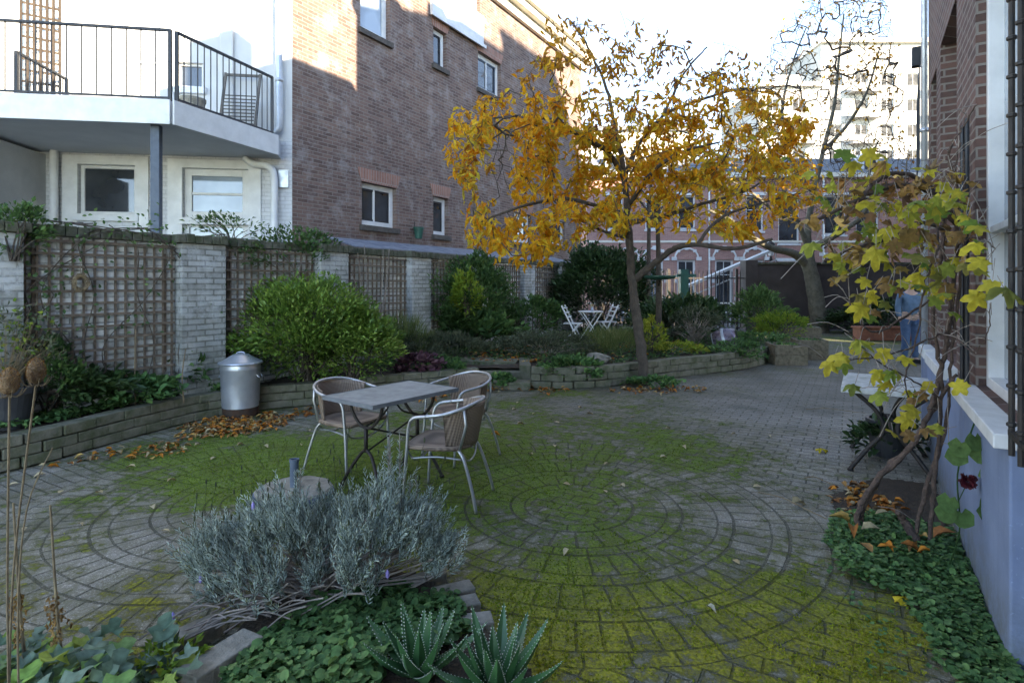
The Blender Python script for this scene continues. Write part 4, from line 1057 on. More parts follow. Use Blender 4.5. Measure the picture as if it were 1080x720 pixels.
# ---- thick pale far tree
tr2=empty('far_tree',(10.3,19.0,0),0,'thick-trunked tree with a low sweeping limb and nearly bare crown before the far dark wall','tree')
o=Vector((10.3,19.0,0)); Q=lambda px,py,y:P(px,py,y)-o
main=[([Q(865,352,19),Q(862,325,19),Q(857,296,19),Q(852,275,19),Q(852,262,19)],.27,.2),
 ([Q(854,283,19),Q(838,268,18.8),Q(815,262,18.5),Q(792,250,18.2),Q(770,232,18),Q(748,222,17.8)],.15,.04),
 ([Q(853,270,19),Q(852,240,19),Q(858,205,19.2),Q(868,160,19.4),Q(880,110,19.6),Q(885,60,19.8),Q(890,15,20)],.12,.025),
 ([Q(852,262,19),Q(842,235,18.8),Q(828,205,18.5),Q(815,165,18.3),Q(800,130,18.2),Q(790,95,18)],.09,.02),
 ([Q(856,262,19),Q(878,250,18.7),Q(905,232,18.3),Q(925,205,18),Q(950,195,17.8)],.11,.03),
 ([Q(858,205,19.2),Q(835,170,19.5),Q(825,120,19.8),Q(835,70,20),Q(850,30,20)],.08,.02),
 ([Q(868,160,19.4),Q(895,130,19),Q(915,95,18.8),Q(928,50,18.6)],.07,.02),
 ([Q(842,235,18.8),Q(820,225,18.4),Q(795,205,18.2),Q(770,190,18)],.07,.02),
 ([Q(905,232,18.3),Q(915,190,18.8),Q(925,150,19)],.07,.02)]
m=MB()
for pts,r0,r1 in main:
    d=catmull(pts,8); k=len(d); m.tube(d,[(r0+(r1-r0)*i/(k-1))*random.uniform(.93,1.08)*(1.25 if (i==0 and r0>.3) else 1) for i in range(k)],12)
m.build('trunk',M['bark_pale'],tr2,smooth=True)
cr=[(760,215),(735,190),(760,150),(775,110),(800,80),(822,30),(850,0),(885,-25),(930,-10),(945,40),(955,110),(965,170),(960,220),(925,240),(880,245),(860,230),(830,245),(790,240)]
q=sample_poly(cr,2600); dep=np.clip(19+rng.normal(size=len(q))*1.3,16.3,22.5)
tg=np.array([list(Q(a,b,c)) for (a,b),c in zip(q,dep)])
nodes,par,r,nm,tips=grow(main,tg,rtip=.0065,rexp=.42,seg=.3,wob=.02,start_from=26)
branches_mesh('branches',nodes,par,r,nm,M['bark'],tr2,4)
ti=np.array(tips); ti=ti[rng.random(len(ti))<.1]; ci=np.repeat(ti,3); n=len(ci)
pp=nodes[ci]+rng.normal(size=(n,3))*.15
leafcloud('leaves',pp,np.concatenate([rng.normal(size=(n,2))*.6,-.6+rng.normal(size=(n,1))*.3],1),randdir(n),.15,.09,DIAMOND,M['rust_leaf'],tr2,rnd=.8*rng.random(n))

# ---- two thin trunks in the far bed
def thin_tree(px,py0,y,top,label,lean,crownpoly,nt,leaves):
    base=P(px,py0,y); base.z=.25
    t=empty('slender_tree',tuple(base),0,label,'tree',group='slender trees in the far bed')
    Q=lambda a,b,c:P(a,b,c)-base
    main=[([Vector((0,0,0)),Q(px+lean*.3,310,y),Q(px+lean*.6,270,y),Q(px+lean,220,y),Q(px+lean+4,170,y+.3),Q(px+lean+10,top,y+.5)],.075,.02),
          ([Q(px+lean,225,y),Q(px+lean-25,190,y-.4),Q(px+lean-40,150,y-.6)],.03,.012),([Q(px+lean*.8,240,y),Q(px+lean+25,200,y+.5),Q(px+lean+50,160,y+.6)],.03,.012)]
    m=MB()
    for pts,r0,r1 in main:
        d=catmull(pts,6);k=len(d); m.tube(d,[(r0+(r1-r0)*i/(k-1)) for i in range(k)],8)
    m.build('trunk',M['bark'],t,smooth=True)
    q=sample_poly(crownpoly,nt); dep=y+rng.normal(size=len(q))*.8
    nodes,par,r,nm,tips=grow(main,np.array([list(Q(a,b,c)) for (a,b),c in zip(q,dep)]),rtip=.006,seg=.25,start_from=16)
    branches_mesh('branches',nodes,par,r,nm,M['bark'],t,4)
    ci=np.repeat(np.array(tips),leaves); n=len(ci)
    leafcloud('leaves',nodes[ci]+rng.normal(size=(n,3))*.12,np.concatenate([rng.normal(size=(n,2))*.6,-.6+rng.normal(size=(n,1))*.3],1),randdir(n),.13,.07,DIAMOND,M['gold'],t,rnd=rng.random(n)*.9)
thin_tree(695,368,12.4,120,'slender dark trunk just right of the golden tree with a green bird table on it',-1,[(640,230),(650,150),(690,100),(740,110),(780,150),(790,215),(740,235)],110,4)
thin_tree(683,358,14.6,130,'slender dark trunk half hidden behind the leaning trunk of the golden tree',2,[(620,220),(640,140),(690,110),(740,140),(760,210),(700,235)],80,3)
bt_=empty('bird_table',tuple(P(696,293,12.25)),0,'dark green flat bird table fixed to the slender trunk','bird table')
m=MB(); m.lathe([(.02,-.05),(.3,-.02),(.34,.02),(.34,.05),(.3,.04)],20); m.build('tray',M['green_paint'],bt_,smooth=False); m=MB(); m.tube([(0,0,-.05),(0,.14,-.2)],.02,6); m.build('bracket',M['iron'],bt_)
# pale green post left of the table
m=MB(); c=P(721,310,16); m.box(c.x-.11,c.x+.11,15.9,16.1,.2,P(721,284,16).z); m.box(c.x-.2,c.x+.34,15.95,16.05,P(721,292,16).z,P(721,289,16).z)
m.build('green_post',M['green_paint'],label='dark green wooden post with a cross board in front of the iron fence',cat='post')

# bare backlit tree top behind, right
def bare_tree(base,top_poly,main,label,rt,nt):
    t=empty('bare_tree',base,0,label,'tree')

# ================================================================ shrubs
def blob_points(n,rx,ry,h,clumps=18,spread=.28,shell=.75,base=.12):
    c=randdir(clumps*3); c=c[c[:,2]>-.15][:clumps]; c=c*np.array([rx,ry,h*.55])*(shell+.25*rng.random((len(c),1)))+np.array([0,0,h*.45])
    k=rng.integers(0,len(c),n); d=randdir(n)*(rng.random((n,1))**.4)
    p=c[k]+d*np.array([rx,ry,h*.5])*spread*(0.7+.6*rng.random((len(c),1)))[k]
    fill=rng.random(n)<.22; p[fill]=(randdir(n)*np.array([rx,ry,h*.5])*(.55+.4*rng.random((n,1)))+np.array([0,0,h*.5]))[fill]
    p[:,2]=np.maximum(p[:,2],base*rng.random(n)); out=nrm(p-np.array([0,0,h*.3])); return p,out,k
def shrub(name,label,cat,loc,rx,ry,h,n,ls,lw,mat,rz=0,clumps=18,spread=.28,stems=14,tmpl=DIAMOND,droop=.1,shell=.75,stem_mat='bark',rsh=0,group=None,up=.3,leafname='leaves'):
    o=empty(name,tuple(loc),rz,label,cat,group)
    p,out,k=blob_points(n,rx,ry,h,clumps,spread,shell)
    D=out+randdir(n)*.7+np.array([0,0,up-droop]); N=np.array([0,0,1.])+randdir(n)*.6+out*.4
    L=ls*(.65+.6*rng.random(n))
    rn=np.clip(.75*rng.random(n)+.35*((k*7919)%10)/10.-.1+rsh,0,1)
    leafcloud(leafname,p,D,N,L,L*lw,tmpl,M[mat],o,rnd=rn,curl=rng.uniform(.5,1.8,n))
    if stems:
        m=MB()
        for i in range(stems):
            j=random.randrange(n); e=Vector(p[j]); m.tube(catmull([(random.uniform(-.1,.1)*rx,random.uniform(-.1,.1)*ry,-.03),(e.x*.35+random.uniform(-.05,.05),e.y*.35,e.z*.5),(e.x*.95,e.y*.95,e.z*.95)],4),[q*min(1,.25+h*.6) for q in (.018,.017,.016,.014,.012,.011,.009,.007,.005)],5,cap=False)
        m.build('stems',M[stem_mat],o)
    return o
def at(px,y,h=.27): return Vector(((px-540)/F*y,y,h))
# big glossy shrub: several lobes in one plant
o=shrub('glossy_shrub','large glossy green shrub bulging over the bed behind the steel bin','shrub',at(322,7.85,.25),1.0,.75,1.42,12500,.072,.45,'laurel',clumps=60,spread=.25,stems=26,shell=.74)
shrub('glossy_shrub','lower spreading glossy green shrub hanging over the block wall beside the woven chairs','shrub',at(372,7.9,.2),  .66,.55,1.05,4600,.072,.45,'laurel',clumps=44,spread=.26,stems=12)
shrub('round_bush','large rounded dark evergreen bush behind the white folding chairs','shrub',at(633,15.6),1.4,1.2,2.15,15000,.11,.5,'dkgreen',clumps=90,spread=.24,shell=.85)
shrub('climber','bushy dark green climber massed on the garden wall right of the centre pilaster','climber',(FG.world(FG.t(492),-.32,.3)),1.35,.34,1.75,5200,.10,.5,'midgreen',rz=FG.ang,clumps=44,spread=.26,stems=18,shell=.8)
shrub('lime_climber','patch of bright lime green foliage on the left of the dark climber','climber',(FG.world(FG.t(466),-.62,.95)),.34,.2,.85,900,.09,.45,'lime',rz=FG.ang,clumps=14,spread=.35,stems=8)
shrub('broad_leaf_plant','low broad-leaved green plant at the foot of the dark climber','plant',at(498,11.3,.25),.85,.4,.8,800,.2,.5,'midgreen',clumps=24,spread=.35,stems=12,tmpl=OVAL)
shrub('wall_top_climber','tangled green climber spilling over the wall top above the big glossy shrub','climber',(FG.world(FG.t(318),.02,1.55)),.95,.22,.78,1300,.07,.5,'midgreen',rz=FG.ang,clumps=30,spread=.32,stems=24,shell=.85,stem_mat='twig')
shrub('wall_top_climber','thin green sprigs growing along the wall coping beside the white pilaster','climber',(FG.world(FG.t(248),.05,2.12)),.6,.12,.42,260,.06,.5,'midgreen',rz=FG.ang,clumps=14,spread=.3,stems=14)
shrub('wall_top_climber','green sprigs with small lilac flowers over the wall top at the far left edge','climber',(FG.world(FG.t(6),-.2,1.85)),.32,.15,.5,520,.06,.55,'midgreen',rz=FG.ang,clumps=10,spread=.4,stems=8)
shrub('wall_shrub','dark leafy shrub against the wall behind the left white folding chair','shrub',at(560,13.2),.85,.5,1.0,2200,.10,.5,'midgreen',clumps=26)
shrub('low_lavender','low grey-green lavender mound between the path and the dark climber','plant',at(470,9.9,.25),.75,.5,.5,2600,.09,.12,'sage',clumps=30,stems=0,up=1.0)
shrub('low_lavender','low grey lavender mound left of the topmost stone step','plant',at(441,9.3,.25),.4,.35,.38,1200,.08,.12,'sage',clumps=20,stems=0,up=1.0)
shrub('grass_tuft','feathery yellow-green grass clump beside the centre pilaster','grass clump',at(424,9.6,.2),.42,.35,.85,1500,.2,.05,'grass',clumps=20,stems=0,up=1.4,tmpl=BLADE)
shrub('heuchera','purple-leaved low plant at the foot of the grass clump','plant',at(441,8.75,.15),.34,.28,.38,500,.085,.9,'purple_leaf',clumps=16,stems=0,tmpl=ROUND)
shrub('small_plant','small blue-green plant right of the purple-leaved one','plant',at(468,8.85,.15),.3,.25,.3,360,.09,.6,'cover',clumps=12,stems=0,tmpl=OVAL)
shrub('mound_shrub','low twiggy grey-green mound behind the stone steps','shrub',at(575,10.6,.25),.95,.7,.45,3400,.07,.3,'sage',clumps=36,stems=20,stem_mat='twig')
shrub('grass_tuft','tall fine green grass clump in front of the white folding table','grass clump',at(646,10.9,.25),.62,.5,.42,3200,.2,.035,'grass',clumps=26,stems=0,up=1.6,tmpl=BLADE)
shrub('ivy_mound','leafy green mound tumbling over the retaining wall left of the leaning trunk','plant',at(600,9.0,.02),.5,.3,.42,900,.09,.7,'cover',clumps=18,stems=0,tmpl=OVAL)
shrub('yellow_shrub','small yellow-leaved shrub right behind the leaning trunk','shrub',at(687,10.7,.25),.22,.2,.75,360,.08,.5,'lime',clumps=12,stems=8,rsh=.5)
shrub('broad_shrub','large blue-green broad-leaved shrub in front of the iron fence','shrub',at(712,13.6),1.1,.9,1.0,2200,.19,.36,'dkgreen',clumps=40,spread=.3,tmpl=OVAL,rsh=.25)
shrub('dry_shrub','greyish dry-stemmed shrub between the slender trunk and the purple drum','shrub',at(733,12.4),.6,.5,.9,1100,.07,.3,'sage',clumps=26,stems=60,stem_mat='twig')
shrub('tall_fern_shrub','bright green leafy shrub left of the thick far tree','shrub',at(803,14.2),.65,.55,1.15,1500,.15,.32,'midgreen',clumps=22,spread=.32,tmpl=OVAL,rsh=.2)
shrub('lime_shrub','pale lime shrub behind the wooden planter boxes','shrub',at(822,13.3),.7,.5,.65,1400,.09,.35,'lime',clumps=26,spread=.3)
shrub('yellow_ground_plant','low yellowish plants along the retaining wall right of the leaning trunk','plant',at(712,10.9,.26),.62,.35,.22,700,.07,.5,'lime',clumps=24,stems=0,rsh=.35)
shrub('trailing_plant','dark trailing plant hanging over the curved far retaining wall','plant',at(775,11.0,.1),.55,.35,.4,1000,.07,.6,'cover',clumps=22,stems=0)
shrub('trailing_plant','low dark plants beside the purple drum along the wall top','plant',at(795,12.2,.26),.8,.35,.3,1100,.07,.5,'cover',clumps=22,stems=0)
shrub('trunk_ivy','patch of dark ivy and ferns on the paving at the foot of the leaning trunk','plant',at(692,8.9,.0),.5,.2,.14,520,.07,.7,'cover',clumps=14,stems=0)
shrub('step_plant','small green plant growing beside the lowest stone step','plant',at(524,8.75,0),.24,.17,.24,260,.07,.8,'cover',clumps=10,stems=0)
shrub('laurel_bush','dark low shrub against the far dark wall beneath the vine','shrub',at(915,18.6,0),1.3,.5,.8,1500,.16,.4,'dkgreen',clumps=24,spread=.3,tmpl=OVAL,rsh=.2)
shrub('potted_shrub','evergreen shrub growing from the terracotta trough by the person','shrub',at(938,16.6,.35),1.0,.35,.8,1100,.14,.4,'dkgreen',clumps=20,tmpl=OVAL)
shrub('left_bed_plants','dark green ferny plants behind the left retaining wall next to the pot','plant',at(60,6.0,.25),.7,.45,.5,1300,.13,.4,'dkgreen',clumps=24,stems=0,tmpl=OVAL,rsh=.3)
shrub('shade_shrub','dark shrub in the corner behind the potted dry plant','shrub',at(50,5.7,.25),.4,.3,.75,1000,.08,.4,'midgreen',clumps=18)
shrub('flowering_cover','mid green leafy mound spilling toward the low block wall below the trellis','plant',at(112,6.35,.25),.75,.4,.38,1500,.085,.7,'cover',clumps=28,stems=0,tmpl=OVAL)
shrub('hellebore','upright broad-leaved green plants at the foot of the white pilaster','plant',at(160,7.05,.25),.7,.35,.6,950,.14,.45,'midgreen',clumps=26,stems=14,tmpl=OVAL)
shrub('hellebore','dark leafy plants between the white pilaster and the steel bin','plant',at(212,7.35,.25),.5,.3,.55,900,.11,.5,'dkgreen',clumps=20,stems=8,tmpl=OVAL,rsh=.25)
shrub('trailing_plant','leaves trailing over the block wall to the left of the steel bin','plant',at(218,7.05,.02),.2,.14,.36,260,.06,.8,'cover',clumps=10,stems=0)
# thin upright stems in left bed
def stalks(name,label,base,pts,mat,r=.008,cat='plant',group=None):
    o=empty(name,tuple(base),0,label,cat,group); m=MB()
    for p in pts: d=catmull([Vector(q) for q in p],5); k=len(d); m.tube(d,[r*(1-.5*i/(k-1)) for i in range(k)],6)
    m.build('stems',M[mat],o); return o
b=at(143,6.3,.25); stalks('dead_stalks','thin straw-coloured dead stalks standing in the left bed below the trellis',b,[[(0,0,0),(-.01,0,.4),(0,0,.85)],[(.42,.2,0),(.4,.2,.3),(.44,.2,.62)]],'straw',.01,'stalks')
# bare climber stems on the trellis
cl=FG.empty('bare_climber',label='bare branching climber stems trained over the trellis right of the glossy shrub',cat='climber'); m=MB()
c=FG.t(392)
for k in range(9):
    a=random.uniform(-.9,.9); m.tube(catmull([(c+a*.1,-.08,.25),(c+a*.35,-.09,.9),(c+a*.8,-.1,1.5),(c+a*1.1,-.09,2.0+random.uniform(-.1,.3))],5),[.014]*4+[.011]*4+[.008]*4+[.006]*4,5)
m.build('stems',M['twig'],cl)
cl=FG.empty('bare_climber',label='thin bare climber stems and few leaves over the big trellis at the left',cat='climber'); m=MB()
c=FG.t(110); tip=[]
for k in range(12):
    s=c+random.uniform(-1,1.1); pts=[(s,-.08,.3),(s+random.uniform(-.25,.25),-.085,.9),(s+random.uniform(-.4,.4),-.09,1.5),(s+random.uniform(-.6,.6),-.1,2.1),(s+random.uniform(-.9,.9),-.02,2.25)]
    d=catmull(pts,5); m.tube(d,[.006]*len(d),4); tip+= [tuple(p) for p in d]
m.build('stems',M['bark'],cl); tip=np.array(tip); tip=tip[tip[:,2]>1.1]; k=rng.integers(0,len(tip),420); p=tip[k]+rng.normal(size=(420,3))*[.08,.015,.08]; p[:,1]-=.02
leafcloud('leaves',p,randdir(420)+[0,-.3,-.2],np.array([0,-1.,.3])+randdir(420)*.4,.05,.03,OVAL,M['midgreen'],cl,rnd=rng.random(420))

# ground cover sheets
def cover(name,label,poly,h0,h1,n,ls,mat='cover',tm=ROUND,lw=.95,flowers=0,kind='stuff'):
    q=sample_poly(poly,n); hm=fbm(q[:,0]*2.2,q[:,1]*2.2,3); hh=h0+(h1-h0)*hm*(.35+.65*rng.random(n))
    p=np.concatenate([q,hh[:,None]],1); D=np.concatenate([rng.normal(size=(n,2)),rng.normal(size=(n,1))*.25],1); N=np.array([0,0,1.])+randdir(n)*.42
    L=ls*(.6+.7*rng.random(n)); 
    o=leafcloud(name,p,D,N,L,L*lw,tm,M[mat],None,rnd=np.clip(.7*rng.random(n)+.4*(hm-.3),0,1),curl=rng.uniform(-1,2.5,n),label=label,kind=kind,cat='ground cover')
    return o
cover('geranium_cover','mat of small round green leaves at the foot of the vine and blue wall',[(1.78,2.0),(1.76,2.3),(1.9,2.65),(1.97,2.9),(1.8,3.1),(1.92,3.5),(2.2,3.85),(2.6,3.85),(2.8,3.6),(2.2,2.6),(2.0,2.2),(1.9,1.9)],.005,.12,6200,.030)
cover('nettle_cover','carpet of blue-green heart-shaped leaves under the lavender bush',[(-1.12,1.9),(-1.1,2.45),(-.95,2.8),(-.6,2.95),(-.28,2.85),(-.2,2.55),(-.3,2.42),(-.52,2.36),(-.52,1.95)],.01,.17,4700,.036)
cover('bed_cover','low green ground cover carpeting the left bed',[(-5.0,4.8),(-4.5,5.1),(-4.3,5.8),(-4.0,6.6),(-3.7,7.2),(-4.0,7.2),(-4.6,6.2),(-5.0,5.4)],.27,.42,2600,.06,tm=OVAL,lw=.6)
cover('far_bed_cover','low mixed green ground cover carpeting the far bed',[(-2.6,8.2),(-1,9.2),(.2,9.6),(1,9.2),(2,9.6),(4,10.9),(5,11.8),(6,13),(6,16),(3,17),(1.5,16.5),(-1.5,11.5),(-3.5,8)],.26,.45,9000,.085,'midgreen',OVAL,.5)
# small vegetation in paving gaps by the right bed
cover('paving_weeds','small weeds sprouting between pavers beside the right bed',[(1.45,2.3),(1.8,2.35),(1.9,3.0),(1.85,3.4),(1.75,3.3),(1.7,2.9)],.003,.015,110,.022)

# ---- lavender bush
lv=empty('lavender_bush',(-1.0,2.95,.03),0,'big silvery blue-green lavender bush in the foreground bed','lavender')
nc=74; th=rng.random(nc)*6.283; rc=rng.random(nc)**.5; cc=np.stack([np.cos(th)*rc*.60,np.sin(th)*rc*.36,(.22-.11*rc**2)+rng.normal(size=nc)*.05],-1)
cc[:,2]+=.13*np.exp(-((cc[:,0]-.38)/.2)**2)+.03*np.exp(-((cc[:,0]+.35)/.2)**2); cc[:,2]=np.maximum(cc[:,2],.10)
per=16; ns=nc*per; kc=np.repeat(np.arange(nc),per); outd=nrm(cc-np.array([0,0,-.25]))
st=cc[kc]+rng.normal(size=(ns,3))*.035; dv=nrm(outd[kc]*.8+np.array([0,0,.75])+randdir(ns)*.62); end=st+dv*(.09+.10*rng.random((ns,1))); end[:,2]=np.maximum(end[:,2],.03)
mid=(st+end)/2+randdir(ns)*.012; st[:,2]=np.maximum(st[:,2],.02)
K=11; pts=[];dirs=[];nn=[];ll=[]
for k in range(K):
    t=k/(K-1); b_=st*(1-t)**2+2*mid*t*(1-t)+end*t*t; tan=nrm(2*(mid-st)*(1-t)+2*(end-mid)*t); sd=randdir(ns)
    for s_ in (1,-1):
        pts.append(b_); side=nrm(np.cross(tan,sd))*s_; dirs.append(tan*.9+side*(.75-.3*t)); nn.append(sd); ll.append((.040-.014*t)*(.8+.4*rng.random(ns)))
pts=np.concatenate(pts);dirs=np.concatenate(dirs);nn=np.concatenate(nn);ll=np.concatenate(ll)
leafcloud('leaves',pts,dirs,nn,ll,ll*.15+.0008,DIAMOND,M['grey_green'],lv,rnd=np.clip(np.tile(rng.random(ns),2*K)*.6+rng.random(len(pts))*.4,0,1))
V,Fc=frustums(np.concatenate([st,mid]),np.concatenate([mid,end]),np.full(2*ns,.0018),np.full(2*ns,.0012),3); np_mesh('stems',V,Fc,M['sage'],lv)
m=MB()
for i in range(150):
    j=random.randrange(ns); a=Vector((random.uniform(-.25,.25),random.uniform(-.1,.1),-.02)); e=Vector(st[j])*1.0; md=a.lerp(e,.5)+Vector((random.uniform(-.04,.04),random.uniform(-.04,.04),random.uniform(-.06,.02)))
    d=catmull([a,md,e],5); m.tube(d,[.008-.0045*q/(len(d)-1) for q in range(len(d))],5)
for i in range(38):
    x0=random.uniform(-.42,.35); y0=random.uniform(-.45,-.05); a=random.uniform(2.3,4.0); l=random.uniform(.15,.35)
    m.tube(catmull([(x0,y0,random.uniform(.05,.2)),(x0+l*.5*math.cos(a),y0+l*.3*math.sin(a),.1),(x0+l*math.cos(a),y0+l*.5*math.sin(a)-.05,random.uniform(.02,.08))],4),.004,4)
m.build('woody_stems',M['twig'],lv)
# thin flower stalks
m=MB(); hd_=[]
for i in range(70):
    j=random.randrange(ns); a=Vector(end[j]); b_=a+Vector((random.uniform(-.12,.12),random.uniform(-.06,.06),random.uniform(.07,.2))); m.tube([a,(a+b_)/2+Vector((0,0,.015)),b_],.0012,3); hd_.append(b_)
for b_ in hd_: m.lathe([(.0008,0),(.0045,.006),(.0045,.02),(.001,.03)],5,b_)
m.build('flower_spikes',M['sage'],lv)
m=MB()
for px,py in ((211,200-0),):
    pass
for (x,y,z) in ((-.32,-.05,.42),(-.45,-.3,.18),(-.52,-.4,.06),(.42,-.3,.2)): m.lathe([(.001,0),(.009,.01),(.009,.03),(.001,.045)],6,(x,y,z))
m.build('blossoms',M['flower'],lv)
# upright rosemary-like sprigs behind the lavender
def spikes(label,px,pyt,pyb,y,n,mat):
    b=P(px,pyb,y); b.z=.03; h=P(px,pyt,y).z-.03; o=empty('rosemary_sprig',tuple(b),0,label,'plant',group='upright sprigs behind the lavender'); Pn=[];D=[];m=MB()
    for i in range(n):
        x=random.uniform(-.06,.06); hh=h*random.uniform(.75,1); lx=random.uniform(-.05,.05); m.tube([(x,0,-.03),(x+lx,0,hh)],.003,4)
        for k in range(70): t=.35+.65*random.random(); a=random.uniform(0,6.28); Pn.append((x+lx*t,0,hh*t)); D.append((math.cos(a),math.sin(a),1.1))
    m.build('stems',M['twig'],o); Pn=np.array(Pn); leafcloud('leaves',Pn,D,randdir(len(Pn)),.035,.004,DIAMOND,M[mat],o)
spikes('greenish upright sprig rising in front of the round parasol base',306,488,560,3.3,3,'grey_green')
spikes('tall pale green upright sprig rising behind the lavender in front of the table legs',412,452,560,3.3,5,'grey_green')
spikes('green upright sprigs at the right of the lavender crown below the near chair',436,500,560,3.15,4,'grey_green')

# ---- aloes
def aloe(loc,label,rz,n=17,s=1.0,seed=1):
    rd=random.Random(seed); o=empty('aloe_plant',tuple(loc),rz,label,'aloe',group='aloes in the foreground bed'); V=[];Fs=[];T=[];TF=[];rn=[]
    m=MB(); tm=MB()
    for i in range(n):
        a=i*2.399; t=i/n; elv=R(16+64*t); L=s*(.34-.10*t)*rd.uniform(.9,1.1); w=s*.047*(1-.2*t)
        d=Vector((math.cos(a),math.sin(a),0)); side=Vector((-d.y,d.x,0)); p=d*.025*s; cur=elv; rings=[]; K=9
        for k in range(K+1):
            u=k/K; wd=w*(1-u**1.5)**.9 if k<K else .0008; dirn=d*math.cos(cur)+Vector((0,0,1))*math.sin(cur); up=side.cross(dirn)*-1
            if up.z<0 and abs(dirn.z)<.95: up=-up
            rings.append((p.copy(),wd,dirn.copy(),up.copy())); p=p+dirn*L/K; cur+=R(3.2)*(1-t)*1.2
        b=len(m.v)
        for (c,wd,dr,up) in rings: m.v+= [tuple(c+side*wd+up*wd*.28),tuple(c-up*wd*.05+up*.0),tuple(c-side*wd+up*wd*.28),tuple(c-up*wd*.55)]
        for k in range(K):
            for j in range(4): m.f.append((b+4*k+j,b+4*k+(j+1)%4,b+4*k+4+(j+1)%4,b+4*k+4+j))
        for k in range(0,K):
            for sub in (0,.5):
                c,wd,dr,up=rings[k]; c2,wd2,_,_=rings[k+1]
                for sg in (1,-1):
                    e=(c+(side*sg*wd+up*wd*.28)).lerp(c2+(side*sg*wd2+up*wd2*.28),sub)
                    if k==0: continue
                    tm._add([e+dr*.0035,e-dr*.0035,e+up*.003,e+side*sg*.005+dr*.002],[(0,1,3),(1,2,3),(2,0,3)])
    ob=m.build('leaves',M['aloe_body'],o,smooth=False); tm.build('teeth',M['aloe_teeth'],o); return o
def m_aloe():
    t=NT('aloe_skin'); v=t.n('ShaderNodeTexVoronoi'); v.inputs['Scale'].default_value=75; t.l(t.obj(),v.inputs['Vector'])
    sp=t.mr(v.outputs['Distance'],.12,.2,1,0); g=t.mr(t.noise(7,3),.3,.7); col=t.mix(g,(.022,.085,.03),(.055,.16,.055)); sp2=t.math('MULTIPLY',sp,t.mr(t.noise(9,2),.48,.6,0,.8)); col=t.mix(sp2,col,(.45,.52,.42))
    return t.fin(col,.38,t.bump(t.noise(60,3),.15,.003),spec=.5)
M['aloe_body']=m_aloe()
aloe((-.375,2.30,.03),'toothed green aloe rosette nearer the lavender, left of the other aloe',.3,seed=2,s=.85)
aloe((-.06,2.22,.02),'toothed white-spotted aloe rosette at the corner of the mossy paving, right of the other aloe',1.1,n=20,s=.9,seed=5)

# ---- broad grey-green leaves at bottom left
o=empty('broad_leaved_plant',(-1.75,2.12,.03),0,'clump of big ragged grey-green leaves in the bottom left corner','plant'); n=190
base=np.stack([rng.uniform(-.62,.42,n),rng.uniform(-.25,.16,n),rng.uniform(.0,.07,n)],-1); a=rng.uniform(0,6.28,n); D=np.stack([np.cos(a),np.sin(a),.25+.9*rng.random(n)],-1); L=.09+.14*rng.random(n)
def _ragged():
    v=[(0,0,0)]; k=9; 
    for i in range(k): y=(i+.5)/k; w=.5*math.sin(math.pi*min(1,y*.9+.05))**.7*(1 if i%2==0 else .62); v.append((-w,y+(.05 if i%2==0 else 0),.12*math.sin(y*3+i)))
    v.append((0,1.05,-.15)); 
    for i in reversed(range(k)): y=(i+.5)/k; w=.5*math.sin(math.pi*min(1,y*.9+.05))**.7*(1 if i%2==0 else .62); v.append((w,y+(.05 if i%2==0 else 0),.12*math.sin(y*3+i+1)))
    mids=[(0,y,-.02) for y in (.3,.7)]; n=len(v); v+=mids
    f=[]; 
    for i in range(n):
        j=(i+1)%n; ym=(v[i][1]+v[j][1])/2; f.append((n if ym<.5 else n+1,i,j))
    return np.array(v),np.array(f)
RAG=_ragged()
leafcloud('leaves',base,D,np.array([0,0,1.])+randdir(n)*.4,L,L*.55,RAG,M['artichoke'],o,rnd=rng.random(n))
m=MB()
for i in range(14): 
    b_=base[i]; m.tube([(b_[0],b_[1],-.03),tuple(b_)],.006,5)
m.build('stalks',M['midgreen'],o)
shrub('corner_weeds','small bright green weeds between the broad leaves and the big edging brick','plant',(-1.38,2.3,.0),.14,.1,.14,120,.05,.5,'lime',clumps=8,stems=4)
# dried brown stems rising at the left edge
for px,pt,pb,y,lab in ((14,530,700,2.3,'brown dead plant stem nearest the left edge of the picture'),(53,532,690,2.3,'brown dead plant stem with shrivelled dark leaves in the bottom left corner')):
    b_=P(px,pb,y); b_.z=.0; t_=P(px,pt,y).z
    oo=stalks('dried_plant',lab,b_,[[(.06,0,0),(0.03,0,t_*.35),(.0,0,t_)]],'straw',.008,'stem',group='dead stems at bottom left')
    n=26; hh=rng.uniform(.25,.5,n)*t_; p=np.stack([rng.normal(size=n)*.012+.02,rng.normal(size=n)*.012,hh],-1); leafcloud('withered_leaves',p,np.stack([rng.normal(size=n)*.4,rng.normal(size=n)*.4,-np.ones(n)],-1),randdir(n),.05,.02,RAG,M['dry_leaf'],oo,rnd=.7+.08*rng.random(n))
